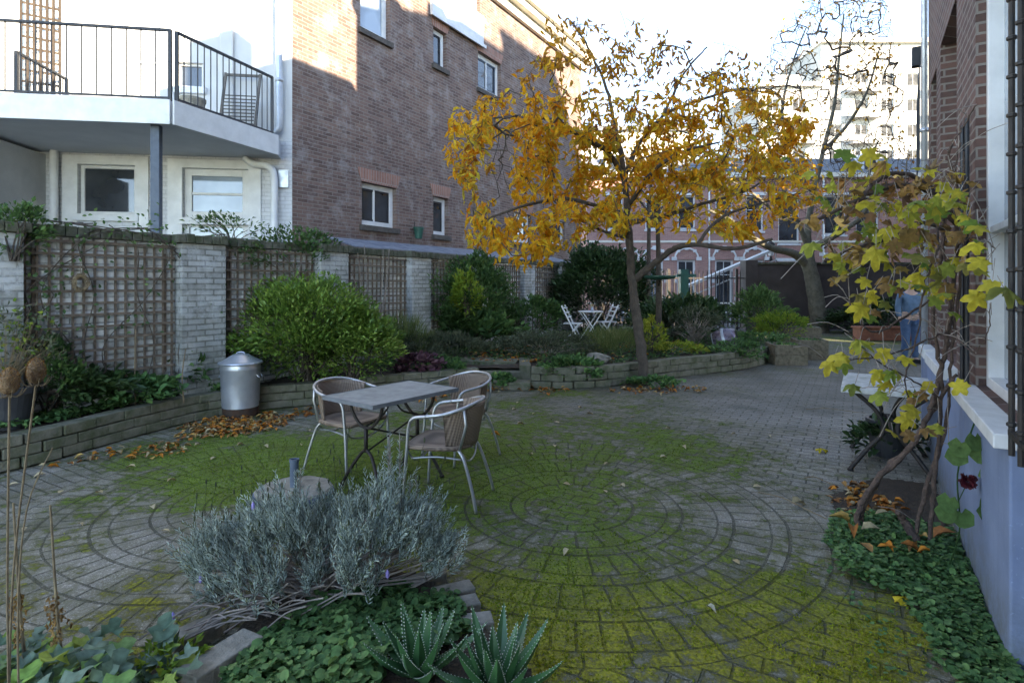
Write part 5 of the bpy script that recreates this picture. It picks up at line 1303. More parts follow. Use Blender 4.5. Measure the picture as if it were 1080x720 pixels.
# teasels
for px,py,pxb,y,lab in ((10,402,7,1.62,'brown teasel head on a straight stem at the left edge'),(38,391,8,1.7,'brown teasel head on a slanting stem, right of the other teasel')):
    b_=P(pxb,690,y); b_.z=.02; hd=P(px,py,y)-b_; oo=empty('teasel',tuple(b_),0,lab,'teasel',group='dried teasels at the left edge')
    bot=hd-Vector((0,0,.038))
    m=MB(); m.tube(catmull([(0,0,-.03),(0.005,0,bot.z*.3),(bot.x*.25,0,bot.z*.6),tuple(bot)],6),.0032,6); m.build('stem',M['straw'],oo)
    m=MB(); m.lathe([(.006,-.038),(.018,-.03),(.0225,-.012),(.021,.01),(.014,.028),(.004,.038)],14,hd); hdob=m.build('head',M['teasel'],oo,smooth=True)
    n=700; u=randdir(n); p=u*[.0215,.0215,.036]+np.array(hd); leafcloud('spines',p,u*[1,1,.6]+[0,0,.7],randdir(n),.006,.0012,DIAMOND,M['dry_leaf'],hdob,rnd=.35+.3*rng.random(n))
    m=MB()
    for k in range(9):
        a=k*.7; m.tube(catmull([bot,bot+Vector((.022*math.cos(a),.022*math.sin(a),-.006)),bot+Vector((.04*math.cos(a),.04*math.sin(a),.02))],3),[.0014]*6+[.0006],4)
    m.build('bracts',M['straw'],oo)
# long thin brown stem on far left
b_=P(22,560,1.9); b_.z=0; stalks('dry_twig','thin bent straw twig crossing the teasel stems at the left edge',b_,[[(0,0,0),(-.01,0,.5),(.02,0,.85),(.09,.02,1.05)]],'straw',.004,'twig')

# ---- pot with dry plant at left edge
pt=empty('potted_dry_plant',(-4.72,5.3,.25),0,'charcoal plant pot with a dry twiggy plant at the left edge','potted plant')
m=MB(); m.lathe([(.17,0),(.23,.34),(.25,.34),(.25,.4),(.22,.4),(.2,.33),(.001,.33)],28); m.build('pot',M['pot'],pt,smooth=False)
m=MB(); tips=[]
for i in range(150):
    a=random.uniform(0,6.28); r_=random.uniform(.1,.5); e=Vector((r_*math.cos(a)*1.0,r_*math.sin(a)*.7,random.uniform(.65,1.12))); d=catmull([(r_*.08*math.cos(a),r_*.08*math.sin(a),.32),(e.x*.35,e.y*.35,.55),e],4)
    m.tube(d,[.004-.003*q/(len(d)-1) for q in range(len(d))],4); tips.append(e)
m.build('twigs',M['straw'],pt)
tp=np.array([tuple(t) for t in tips]); k=rng.integers(0,150,420); leafcloud('leaves',tp[k]+rng.normal(size=(420,3))*.05,randdir(420),randdir(420),.06,.02,DIAMOND,M['sage'],pt)
k=rng.integers(0,40,160); leafcloud('fresh_leaves',tp[k]*[.5,.5,1]+rng.normal(size=(160,3))*.07+[.0,0,.05],randdir(160),randdir(160),.06,.035,DIAMOND,M['lime'],pt)
# dried wreath / nest hanging on trellis
hc=FG.world(FG.t(84,-.1),-.12,FG.h(84,298,-.1)); o=empty('hanging_wreath',tuple(hc),FG.ang,'dried brown tangled nest hanging on the trellis','nest'); m=MB()
for i in range(60):
    a=random.uniform(0,6.28); m.tube([(.07*math.cos(a+q*.5)*random.uniform(.6,1.1),random.uniform(-.04,.03),.09*math.sin(a+q*.5)*random.uniform(.6,1.1)) for q in range(5)],.004,4)
m.build('nest',M['straw'],o)
m=MB(); m.tube([(0,0,.09),(0,.03,.42)],.003,4); m.build('string',M['twig'],o)

# ================================================================ vine at the right
vn=empty('grape_vine',(2.35,3.75,0),0,'gnarled grape vine with large yellow-green leaves climbing the right house','vine'); o=Vector((2.35,3.75,0)); Q=lambda px,py,y:P(px,py,y)-o
g=lambda px,py:G(px,py)-o
vm=[([g(918,572),Q(904,545,3.62),Q(925,505,3.6),Q(955,478,3.55),Q(978,440,3.5),Q(990,400,3.5),Q(1000,350,3.45),Q(1006,300,3.42),Q(1010,240,3.4),Q(1008,190,3.4)],.019,.012),
 ([g(980,578),Q(984,520,3.5),Q(990,460,3.5),Q(993,400,3.48),Q(985,340,3.45),Q(990,290,3.42),Q(997,220,3.4)],.014,.009),
 ([g(974,584),Q(955,552,3.55),Q(948,540,3.55)],.03,.02),
 ([g(936,560),Q(908,550,3.64),Q(930,500,3.62),Q(960,470,3.58),Q(985,430,3.52),Q(1008,395,3.42)],.018,.01),
 ([Q(1009,235,3.4),Q(985,205,3.3),Q(955,195,3.2),Q(925,200,3.1),Q(895,215,3.0),Q(862,232,2.9)],.022,.009),
 ([Q(1008,250,3.4),Q(975,235,3.2),Q(940,250,3.0),Q(900,262,2.85),Q(868,275,2.8)],.014,.006),
 ([Q(1005,300,3.42),Q(960,330,3.3),Q(925,350,3.1),Q(905,335,3.0),Q(895,315,2.95)],.008,.003),
 ([Q(998,350,3.45),Q(950,370,3.2),Q(890,380,3.0),Q(862,375,2.9)],.007,.002),
 ([Q(992,420,3.5),Q(960,400,3.3),Q(925,380,3.1),Q(895,350,2.95)],.006,.002),
 ([Q(1010,200,3.4),Q(1000,165,3.35),Q(1012,140,3.3),Q(1030,110,3.2)],.01,.004),
 ([Q(1007,260,3.42),Q(1030,250,3.0),Q(1050,262,2.85)],.006,.003),
 ([Q(1002,345,3.45),Q(1025,370,3.1),Q(1042,350,2.9),Q(1045,320,2.85)],.005,.002),
 ([g(962,575),Q(975,520,3.52),Q(996,455,3.5),Q(1003,380,3.45),Q(1012,300,3.42),Q(1018,230,3.4),Q(1016,160,3.38)],.013,.006),
 ([Q(990,400,3.5),Q(1002,330,3.42),Q(995,260,3.4),Q(1003,200,3.38),Q(1012,150,3.36)],.009,.004),
 ([Q(1004,215,3.4),Q(960,185,3.25),Q(925,190,3.1),Q(890,235,3.0),Q(870,262,2.95)],.016,.006),
 ([Q(985,205,3.3),Q(990,255,3.0),Q(975,300,2.9),Q(968,350,2.9),Q(955,400,2.95),Q(960,425,3)],.006,.003)]
m=MB()
for i,(pts,r0,r1) in enumerate(vm):
    d=catmull(pts,8); k=len(d); d=[p+Vector([random.uniform(-1,1)*.006 for _ in range(3)]) for p in d]; m.tube(d,[(r0+(r1-r0)*q/(k-1))*random.uniform(.82,1.18) for q in range(k)],8)
m.build('trunk',M['bark_vine'],vn,smooth=True)
# twigs
m=MB(); tips=[]; pet=m
for i in range(90):
    pts,r0,r1=random.choice(vm[4:]); d=catmull(pts,6); a=random.choice(d); L=random.uniform(.1,.35); dr=Vector((random.uniform(-1,.1),random.uniform(-1,.3),random.uniform(-.7,.6))).normalized(); e=a+dr*L
    m.tube(catmull([a,a.lerp(e,.5)+Vector((0,0,.03)),e],3),.0022,4); tips.append(e)
# leaves placed in px clusters read from the photo
cl=[(880,232,7),(905,212,9),(925,245,12),(890,268,6),(950,225,8),(970,205,8),(985,240,9),(1000,262,9),(955,262,12),(985,285,10),(940,290,9),(985,320,4),(925,308,5),(900,300,4),(1008,215,6),(1040,262,2),(1040,290,1),(1035,312,3),(915,362,5),(940,388,6),(905,372,2),(948,402,4),(968,432,3),(940,445,2),(975,400,3),(872,182,3),(862,160,2),(885,300,2),(1030,230,2),(990,190,4),(915,175,3),(940,195,4),(958,440,2),(862,205,2)]
Pn=[];D=[];N=[];Ls=[]; rn=[]
for px,py,k in cl:
    for i in range(int(k*1.2)):
        a=px+random.gauss(0,18); b_=py+random.gauss(0,15); y=random.uniform(2.6,3.35) if px<1015 else random.uniform(2.7,3.0)
        if (a-540)/600*y>.62*y+.48: y=.45/max((a-540)/600-.62,.01)
        c=Q(a,b_,y); Pn.append(tuple(c)); dd=Vector((random.uniform(-.9,.5),random.uniform(-.7,.3),random.uniform(-.9,.05))); D.append(tuple(dd)); N.append((random.uniform(-.5,.5),-.6+random.uniform(-.4,.4),.8)); Ls.append(random.choice([random.uniform(.05,.09),random.uniform(.075,.115)])); rn.append(random.random())
        pet.tube([tuple(c),tuple(c-dd.normalized()*.06+Vector((0,0,.03)))],.0015,4)
k=len(Pn); leafcloud('leaves',Pn,D,N,np.array(Ls),np.array(Ls)*1.05,PALM,M['vine_leaf'],vn,rnd=np.array(rn),curl=rng.uniform(.4,2.6,k))

pet.build('twigs',M['twig'],vn)
# shrivelled brown leaves massed on the wires
n=110; pts=np.array([tuple(p) for q in (vm[4],vm[5],vm[0]) for p in catmull(q[0],6)][:]); pts=pts[pts[:,2]>1.75]; k=rng.integers(0,len(pts),n)
leafcloud('withered_leaves',pts[k]+rng.normal(size=(n,3))*.05,randdir(n)+[0,0,-.7],randdir(n),.06+.04*rng.random(n),.045,PALM,M['dry_leaf'],vn,rnd=.45+.4*rng.random(n),curl=rng.uniform(2,5,n))
# dark red hollyhock at the wall
hy=empty('wall_flower',(2.45,3.15,0),0,'dark red bloom with round leaves leaning on the blue wall','flower'); o2=Vector((2.45,3.15,0))
o2=Vector((2.40,3.05,0)); hy.location=o2
Q=lambda px,py,y:P(px,py,y)-o2
fl=Q(1021,507,2.93)
m=MB(); m.tube(catmull([(.02,.12,0),Q(1012,560,3.0),Q(1010,500,2.95),Q(1022,462,2.9),Q(1030,440,2.9)],6),.004,5); m.tube(catmull([Q(1010,530,2.97),fl],2),.003,4); m.build('stems',M['midgreen'],hy)
lp_=[(1005,470),(1014,462),(1030,468),(1040,490),(1038,520),(1002,520),(998,530),(1012,535),(1040,530),(1026,455)]
leafcloud('leaves',[tuple(Q(a,b_,2.9)) for a,b_ in lp_],[(random.uniform(-.5,.5),-.3,-1) for _ in lp_],[(random.uniform(-.6,.2),-1,.2) for _ in lp_],.10,.10,ROUND,M['midgreen'],hy,rnd=.5+.5*rng.random(len(lp_)))
n=30; u=randdir(n); leafcloud('bloom',np.array(fl)+u*.004,u+[-.3,-.6,.1],randdir(n),.042,.04,ROUND,M['rose'],hy)
# ================================================================ cafe table
ta=math.atan2(.72,.55)
tb=empty('cafe_table',(-.97,4.63,0),ta,'rectangular grey-topped cafe table on a black cast-iron base among the woven chairs','table')
m=MB(); m.box(-.445,.445,-.3,.3,.712,.728); m.build('tabletop',M['stone_top'],tb,bevel=.004)
m=MB(); m.box(-.452,-.4452,-.307,.307,.70,.73).box(.4452,.452,-.307,.307,.70,.73).box(-.445,.445,-.307,-.3002,.70,.73).box(-.445,.445,.3002,.307,.70,.73); m.build('edge_trim',M['edge_trim'],tb)
for sx in (-1,1):
    x=sx*.27; m=MB()
    m.tube(catmull([(x,-.2,.705),(x,-.17,.6),(x,-.08,.51),(x,0,.49),(x,.08,.51),(x,.17,.6),(x,.2,.705)],6),.013,8)
    m.tube([(x,0,.49),(x,0,.3)],.016,8)
    for sy in (-1,1): m.tube(catmull([(x,0,.32),(x,sy*.07,.27),(x+sx*.03,sy*.17,.13),(x+sx*.05,sy*.24,.012)],6),.013,8); m.lathe([(.02,0),(.022,.012),(.012,.02)],10,(x+sx*.05,sy*.24,0))
    m.bar((x,-.25,.703),(x,.25,.703),.035,.012)
    m.build('leg_frame',M['iron'],tb,smooth=True)
m=MB(); m.tube([(-.27,0,.49),(.27,0,.3)],.008,6); m.tube([(-.27,0,.3),(.27,0,.49)],.008,6); m.tube(catmull([(-.27,0,.5),(-.1,0,.56),(0,0,.69)],5),.008,6); m.tube(catmull([(.27,0,.5),(.1,0,.56),(0,0,.69)],5),.008,6); m.build('cross_brace',M['iron'],tb)

# woven chairs
def make_chair():
    c=empty('woven_chair',(0,0,0),0,'x','chair',group='woven chairs round the cafe table')
    # faces +x ; seat height .44
    for sy in (-1,1):
        m=MB(); m.tube(catmull([(.235,sy*.25,0),(.22,sy*.245,.25),(.205,sy*.245,.43),(.19,sy*.25,.58),(.15,sy*.262,.645),(.05,sy*.275,.665)],6),.012,10); m.build('leg',M['alu'],c,smooth=True)
    pts=[(.05,-.275,.665),(-.08,-.27,.685),(-.2,-.22,.72),(-.265,-.12,.745),(-.285,0,.75),(-.265,.12,.745),(-.2,.22,.72),(-.08,.27,.685),(.05,.275,.665)]
    m=MB(); m.tube(catmull(pts,6),.0125,10); m.build('arm_rail',M['alu'],c,smooth=True)
    for sy in (-1,1):
        m=MB(); m.tube(catmull([(-.13,sy*.16,.43),(-.2,sy*.19,.36),(-.27,sy*.215,.16),(-.31,sy*.235,0)],6),.012,10); m.build('leg',M['alu'],c,smooth=True)
    for sy in (-1,1):
        m=MB(); m.tube([(-.175,sy*.19,.42),(-.225,sy*.2,.6),(-.21,sy*.205,.72)],.011,8); m.build('back_upright',M['alu'],c,smooth=True)
    m=MB(); m.tube(catmull([(.2,-.24,.40),(.19,-.15,.32),(.19,0,.295),(.19,.15,.32),(.2,.24,.40)],5),.008,6); m.tube(catmull([(-.19,-.18,.39),(-.2,-.1,.32),(-.2,0,.3),(-.2,.1,.32),(-.19,.18,.39)],5),.008,6)
    for sy in (-1,1): m.tube(catmull([(.19,sy*.2,.34),(0,sy*.19,.36),(-.19,sy*.16,.34)],4),.008,6)
    m.build('stretcher',M['alu'],c,smooth=True)
    # seat
    sh=[(.235,-.2),(.245,0),(.235,.2),(.2,.235),(0,.245),(-.15,.21),(-.22,.1),(-.235,0),(-.22,-.1),(-.15,-.21),(0,-.245),(.2,-.235)]
    n=len(sh); sub=[]; 
    for i in range(n):
        a=Vector((*sh[i],0)); b_=Vector((*sh[(i+1)%n],0)); sub+=[a,a.lerp(b_,.5)]
    k=len(sub); V=[];Fs=[]
    for (s_,z) in ((1,.415),(1.015,.425),(1.01,.44),(.93,.447),(.6,.438),(.25,.434)):
        for p in sub: V.append((p.x*s_,p.y*s_,z))
    for r_ in range(5):
        for i in range(k): Fs.append((r_*k+i,r_*k+(i+1)%k,(r_+1)*k+(i+1)%k,(r_+1)*k+i))
    Fs.append(tuple(range(k-1,-1,-1))); Fs.append(tuple(5*k+i for i in range(k)))
    m=MB(); m._add(V,Fs); m.build('seat',M['wicker'],c,smooth=True)
    # back shell
    A=24; Hn=9; V=[];Fs=[]
    for lay,dr in ((0,0),(1,.014)):
        for j in range(Hn+1):
            t=j/Hn
            for i in range(A+1):
                u=-1+2*i/A; rx=.215+.06*t+dr; ry=.205+.03*t+dr; an=u*R(74+6*t); V.append((-.015-rx*math.cos(an),ry*1.02*math.sin(an),.43+(.305-.035*abs(u)**2)*t))
    W_=A+1; o=(Hn+1)*W_
    for j in range(Hn):
        for i in range(A):
            q=(j*W_+i,j*W_+i+1,(j+1)*W_+i+1,(j+1)*W_+i); Fs.append(q); Fs.append(tuple(o+x for x in reversed(q)))
    for i in range(A): Fs.append((i,o+i,o+i+1,i+1)); a=Hn*W_; Fs.append((a+i,a+i+1,o+a+i+1,o+a+i))
    for j in range(Hn):
        for i in (0,A): Fs.append((j*W_+i,(j+1)*W_+i,o+(j+1)*W_+i,o+j*W_+i))
    m=MB(); m._add(V,Fs); m.build('backrest',M['wicker'],c,smooth=True)
    for (x,y) in ((.235,.25),(.235,-.25),(-.31,.235),(-.31,-.235)):
        pass
    return c
ch=make_chair()
spots=[((-.50,4.28),math.atan2(.22,-.95),'brown woven chair with metal arms nearest the camera, seen from behind'),
       ((-1.42,4.98),math.atan2(-.62,.78)+.12,'brown woven chair with metal arms on the left side of the cafe table'),
       ((-.50,5.32),math.atan2(-.72,-.62)-.12,'brown woven chair with metal arms at the far right end of the cafe table')]
for i,((x,y),a,lab) in enumerate(spots):
    c=ch if i==0 else copy_tree(ch); c.location=(x,y,0); c.rotation_euler=(0,0,a); c['label']=lab

# parasol base
pb=empty('parasol_base',(-1.55,4.05,0),.2,'round grey parasol base with a pipe socket behind the lavender','parasol base')
m=MB(); m.lathe([(.27,0),(.285,.02),(.285,.12),(.275,.14)],10); m.build('shell',M['blue_plastic'],pb,bevel=.004)
m=MB(); m.lathe([(.272,.141),(.26,.155),(.05,.165)],10); m.build('concrete_top',M['concrete'],pb)
m=MB(); m.lathe([(.03,.16),(.03,.34),(.034,.34),(.034,.36),(.024,.36),(.024,.2)],14); m.build('socket',M['blue_plastic'],pb)

# steel bin
gc=G(254,440); bn=empty('steel_bin',(gc.x-.06,gc.y+.12,0),0,'ribbed galvanised steel rubbish bin with a conical lid beside the left bed','bin')
m=MB(); prof=[(.205,.0),(.215,.1)]; m.lathe([(.19,.002),(.2,.012),(.205,.11)],32); m.build('rusty_base',M['rust'],bn,smooth=False)
V=[];Fs=[];n=72;zs=[.111,.13,.15,.56,.575,.6,.64]
m=MB()
for j,z in enumerate(zs):
    for i in range(n):
        a=2*math.pi*i/n; rb=.207+.018*(z-.11)/.5; rib=.004*math.cos(a*36) if .14<z<.57 else 0; rb+=rib+(.008 if abs(z-.575)<.01 else 0); m.v.append((rb*math.cos(a),rb*math.sin(a),z))
for j in range(len(zs)-1):
    for i in range(n): m.f.append((j*n+i,j*n+(i+1)%n,(j+1)*n+(i+1)%n,(j+1)*n+i))
m.build('body',M['galv'],bn,smooth=True)
m=MB(); m.lathe([(.25,.632),(.256,.645),(.25,.658),(.22,.668),(.09,.745),(.03,.76),(.0005,.761)],36); m.build('lid',M['galv'],bn,smooth=False)
m=MB(); m.tube(catmull([(-.05,0,.735),(-.045,0,.765),(0,0,.775),(.045,0,.765),(.05,0,.735)],4),.007,8); m.build('handle',M['galv'],bn)
for sx in (-1,1):
    m=MB(); m.tube(catmull([(sx*.222,-.05,.5),(sx*.25,-.04,.47),(sx*.25,.04,.47),(sx*.222,.05,.5)],4),.006,6); m.build('side_handle',M['galv'],bn)

# white folding chairs and table
def fold_chair(loc,rz,label):
    c=empty('folding_chair',loc,rz,label,'chair',group='white folding chairs in the far bed')
    for sy in (-.2,.2):
        m=MB(); m.bar((.2,sy,0),(-.22,sy,.86),.042,.028); m.build('leg',M['white'],c)
        m=MB(); m.bar((-.2,sy*.88,0),(.16,sy*.88,.45),.04,.028); m.build('leg',M['white'],c)
    m=MB()
    for i in range(6): m.box(-.19+i*.068,-.135+i*.068,-.18,.18,.445,.463)
    m.build('seat',M['white'],c)
    m=MB()
    for k in range(3):
        z=.6+.1*k; x=.2-.42*(z/.86); m.bar((x+.012,-.21,z),(x+.012,.21,z),.065,.02,up=(0,0,1))
    m.build('backrest',M['white'],c)
    m=MB(); m.box(.1,.125,-.19,.19,.08,.1); m.box(-.17,-.145,-.19,.19,.08,.1); m.build('stretcher',M['white'],c)
    return c
fy=12.9
c1=Vector((P(604,358,fy).x,fy,.27)); c2=Vector((P(640,350,13.4).x,13.4,.27))
fold_chair(tuple(c1),R(-15),'white slatted folding chair on the left of the small white folding table')
fold_chair(tuple(c2),R(-172),'white slatted folding chair on the right of the small white folding table')
ft=empty('folding_table',(P(623,350,13.2).x,13.2,.27),R(8),'small white folding table with crossed legs between the two white chairs','table')
m=MB(); m.lathe([(.28,.69),(.29,.7),(.29,.712),(.28,.718)],24); m.build('tabletop',M['white'],ft)
for sy in (-.16,.16):
    m=MB(); m.bar((-.24,sy,0),(.22,sy,.69),.028,.02); m.build('leg',M['white'],ft); m=MB(); m.bar((.24,sy*.85,0),(-.22,sy*.85,.69),.028,.02); m.build('leg',M['white'],ft)
m=MB(); m.bar((-.2,-.16,.06),(-.2,.16,.06),.02); m.bar((.2,-.14,.06),(.2,.14,.06),.02); m.build('stretcher',M['white'],ft)
# little flower vase on it
tv=empty('flower_vase',(P(625,322,13.1).x,13.15,.27+.718),0,'tiny vase with a white flower on the small folding table','vase')
m=MB(); m.lathe([(.025,0),(.035,.04),(.015,.09),(.02,.1)],12); m.build('vase',M['zinc'],tv); leafcloud('flower',np.tile([[0,0,.12]],(16,1)),randdir(16)+[0,0,.6],randdir(16),.06,.04,OVAL,M['pale_leaf'],tv)

# purple drum lying in the bed
b_=P(765,362,12.2); dr=empty('glazed_drum',(b_.x,12.2,.42),0,'purple and silver glazed drum-shaped pot lying on its side in the far bed','pot')
m=MB(); m.lathe([(.16,-.24),(.2,-.24),(.235,-.12),(.24,0),(.22,.14),(.17,.24),(.12,.25),(.12,.2)],26,cap=True); ob=m.build('drum',M['purple_glaze'],dr,smooth=True); ob.rotation_euler=(R(10),R(72),R(-18)); 
m=MB(); m.lathe([(.243,-.03),(.247,-.02),(.247,.02),(.243,.03)],26,cap=False); m.lathe([(.2,-.245),(.207,-.24),(.207,-.22)],26,cap=False); ob=m.build('band',M['zinc'],dr,smooth=True); ob.rotation_euler=(R(10),R(72),R(-18))
# rock in the far bed
def rock(loc,sx,sy,sz,label,seed):
    rd=np.random.default_rng(seed); bm=bmesh.new(); bmesh.ops.create_icosphere(bm,subdivisions=3,radius=1)
    for v in bm.verts:
        f=1+.18*math.sin(v.co.x*3+seed)+.15*math.sin(v.co.y*4+v.co.z*3+seed*2)+.04*rd.normal(); v.co=Vector((v.co.x*sx,v.co.y*sy,v.co.z*sz))*f
    me=bpy.data.meshes.new('rock'); bm.to_mesh(me); bm.free(); me.materials.append(M['concrete']); o=bpy.data.objects.new('rock',me); COL.objects.link(o); o.location=loc; tag(o,label,'rock')
rock(tuple(at(632,9.6,.34)),.2,.12,.1,'dark stone on the bed soil beside the leaning trunk',3)

# wooden planter boxes
def planter(px,y,w,d,h,rz,label,z=0):
    o=empty('planter_box',((px-540)/F*y,y,z),rz,label,'planter',group='wooden planter boxes at the bed corner')
    for nm,b0 in (('side_board',(-w/2,w/2,-d/2,-d/2+.04)),('side_board',(-w/2,w/2,d/2-.04,d/2)),('end_board',(-w/2,-w/2+.04,-d/2+.041,d/2-.041)),('end_board',(w/2-.04,w/2,-d/2+.041,d/2-.041))):
        m=MB(); m.box(*b0,0,h*.5-.003); m.box(*b0,h*.5+.003,h); m.build(nm,M['wood_old'],o,bevel=.006)
    m=MB(); m.box(-w/2+.04,w/2-.04,-d/2+.04,d/2-.04,0.02,h-.05); m.build('soil_fill',M['soil'],o)
    n=60; leafcloud('seedlings',np.stack([rng.uniform(-w/2+.1,w/2-.1,n),rng.uniform(-d/2+.1,d/2-.1,n),np.full(n,h-.05)],-1),randdir(n)+[0,0,1.2],randdir(n),.09,.04,OVAL,M['cover'],o)
planter(829,11.55,.62,.6,.40,-.12,'weathered wooden planter box at the left of the pair on the paving')
planter(853,12.35,.62,.62,.42,-.25,'weathered wooden planter box at the right of the pair on the paving')
planter(842,14.2,.9,.5,.55,-.2,'weathered wooden planter box behind the pair, under the lime shrub')
# terracotta trough near the person
tt=empty('terracotta_trough',(at(940,16.4,0).x,16.4,0),0,'long terracotta trough against the far wall beside the person','trough')
m=MB(); m.box(-1.0,1.0,-.2,.2,0,.34); m.build('box',M['terracotta'],tt,bevel=.02); m=MB(); m.box(-1.03,1.03,-.23,.23,.342,.4); m.build('rim',M['terracotta'],tt,bevel=.01)

# marble table by the house
mt=empty('marble_table',(3.38,5.1,0),FR.ang,'pale stone-topped table with curly black iron legs against the blue wall','table')
m=MB(); m.box(-.5,.5,-.36,.36,.68,.72); m.build('tabletop',M['marble'],mt,bevel=.006)
for sx in (-1,1):
    m=MB()
    for sy in (-1,1): m.tube(catmull([(sx*.36,sy*.26,.675),(sx*.36,sy*.1,.52),(sx*.36,sy*.05,.36),(sx*.36,sy*.16,.2),(sx*.4,sy*.24,.09),(sx*.4,sy*.29,.012)],6),.018,8); m.lathe([(.024,0),(.026,.01),(.015,.02)],8,(sx*.4,sy*.29,0))
    m.tube([(sx*.36,-.05,.36),(sx*.36,.05,.36)],.014,8); m.bar((sx*.36,-.3,.668),(sx*.36,.3,.668),.03,.018); m.build('leg_frame',M['iron'],mt,smooth=True)
m=MB(); m.tube([(-.36,0,.36),(.36,0,.36)],.01,6); m.build('stretcher',M['iron'],mt)
gb=P(936,440,5.35); bp=empty('blue_pot',(gb.x,5.35,0),0,'blue-grey pot standing under the pale stone table','pot'); m=MB(); m.lathe([(.13,0),(.17,.3),(.18,.3),(.18,.34),(.15,.34),(.14,.28)],20); m.build('pot_body',M['pot'],bp)
shrub('pot_plant','dark leafy plant growing beneath the stone table around the pot','plant',(gb.x-.1,5.2,.0),.32,.25,.36,360,.08,.6,'dkgreen',clumps=12,stems=0,tmpl=OVAL)

# edging bricks round the front bed
def brick(px,py,l,w_,h,rz,label,z=.0):
    g_=G(px,py,h); o=empty('edging_brick',(g_.x,g_.y,z),rz,label,'brick',group='loose bricks edging the front bed')
    m=MB(); m.box(-l/2,l/2,-w_/2,w_/2,-.02,h); bm_=m.build('brick_body',M['concrete'],o,bevel=.008)
    # worn surface
    return o
brick(234,686,.3,.13,.11,R(62),'long grey concrete edging brick at the left of the lavender bed')
brick(449,606,.21,.10,.05,R(38),'edging brick touching the right side of the lavender')
brick(478,619,.21,.105,.055,R(24),'second edging brick from the lavender toward the aloes')
brick(482,634,.22,.105,.045,R(20),'third edging brick, just above the gap in the bed edge')
brick(495,652,.22,.105,.05,R(12),'fourth edging brick, right behind the right-hand aloe')
brick(205,660,.2,.1,.07,R(50),'small dark edging brick tilted behind the long concrete one')

# person
pz=11.6; pn=empty('person',((960-540)/F*pz,pz,0),0,'person in blue jeans and a blue jacket standing beyond the end of the right house','person')
def skin(name,verts,edges,mat,sub=2,root=0):
    me=bpy.data.meshes.new(name); me.from_pydata([v[:3] for v in verts],edges,[]); me.update(); me.materials.append(mat)
    ob=bpy.data.objects.new(name,me); COL.objects.link(ob); ob.parent=pn
    sk=ob.modifiers.new('skin','SKIN'); sk.use_smooth_shade=True
    for i,v in enumerate(verts): 
        r_=v[3]; me.skin_vertices[0].data[i].radius=(r_,r_*(v[4] if len(v)>4 else 1)); me.skin_vertices[0].data[i].use_root=(i==root)
    s_=ob.modifiers.new('sub','SUBSURF'); s_.levels=sub; s_.render_levels=sub; return ob
skin('body',[(0,0,.95,.12,.8),(0,0,1.15,.12,.75),(0,.01,1.35,.14,.7),(0,0,1.47,.06),(0,0,1.53,.055),(0,-.01,1.62,.085),(0,-.005,1.7,.075),
  (.17,.01,1.4,.05),(.23,.02,1.15,.04),(.24,-.03,.93,.03),(.24,-.05,.84,.035,.5),(-.17,.01,1.4,.05),(-.23,.02,1.15,.04),(-.24,-.03,.93,.03),(-.24,-.05,.84,.035,.5),
  (.1,0,.88,.085),(.11,-.01,.5,.055),(.11,.02,.1,.04),(.12,-.08,.05,.04,.7),(-.1,0,.88,.085),(-.1,-.02,.5,.055),(-.1,.05,.1,.04),(-.1,-.05,.05,.04,.7)],
  [(0,1),(1,2),(2,3),(3,4),(4,5),(5,6),(2,7),(7,8),(8,9),(9,10),(2,11),(11,12),(12,13),(13,14),(0,15),(15,16),(16,17),(17,18),(0,19),(19,20),(20,21),(21,22)],M['skin'])
skin('jeans',[(0,0,.97,.15,.8),(.1,0,.86,.11),(.11,-.01,.5,.078),(.11,.02,.09,.068),(-.1,0,.86,.11),(-.1,-.02,.5,.078),(-.1,.05,.09,.068)],[(0,1),(1,2),(2,3),(0,4),(4,5),(5,6)],M['denim'])
skin('jacket',[(0,0,.92,.165,.8),(0,0,1.15,.15,.78),(0,.01,1.36,.165,.7),(.19,.01,1.38,.075),(.24,.02,1.14,.062),(.245,-.03,.93,.05),(-.19,.01,1.38,.075),(-.24,.02,1.14,.062),(-.245,-.03,.93,.05),(0,0,1.46,.08)],[(0,1),(1,2),(2,3),(3,4),(4,5),(2,6),(6,7),(7,8),(2,9)],M['jacket'])
skin('hair',[(0,.02,1.66,.08),(0,.01,1.73,.085),(0,.06,1.6,.05)],[(0,1),(0,2)],M['hair'])
for sx,yy in ((.115,-.05),(-.1,-.02)):
    m=MB(); m.box(sx-.045,sx+.045,yy-.13,yy+.12,0,.03); m.box(sx-.042,sx+.042,yy-.12,yy+.115,.031,.085); m.build('shoe',M['rubber'],pn,bevel=.015)

# ================================================================ fallen leaves
def litter(name,label,poly,n,h=.0,thick=.03,mat='dry_leaf',ls=.075,tm=OVAL,lw=.55,hf=None):
    q=sample_poly(poly,n); k=fbm(q[:,0]*3+4,q[:,1]*3+1,3); ok=k>.40; q=q[ok]; k=k[ok]; n=len(q)
    p=np.concatenate([q,(h+.004+thick*rng.random(n)*k)[:,None]],1)
    leafcloud(name,p,np.concatenate([rng.normal(size=(n,2)),rng.normal(size=(n,1))*.15],1),np.array([0,0,1.])+randdir(n)*.35,ls*(.6+.7*rng.random(n)),ls*lw*(.7+.6*rng.random(n)),tm,M[mat],None,curl=rng.uniform(.5,3.5,n),label=label,kind='stuff',cat='leaf litter')
litter('leaf_litter','drift of orange and brown fallen leaves along the left retaining wall',[(-3.45,5.9),(-3.75,6.4),(-3.45,6.95),(-3.0,7.1),(-2.6,6.9),(-2.6,6.3),(-3.0,5.95)],560)
litter('leaf_litter','scattering of fallen leaves near the pot at the far left of the paving',[(-4.15,4.95),(-3.95,5.5),(-3.3,5.95),(-3.1,5.4),(-3.6,4.9)],110)
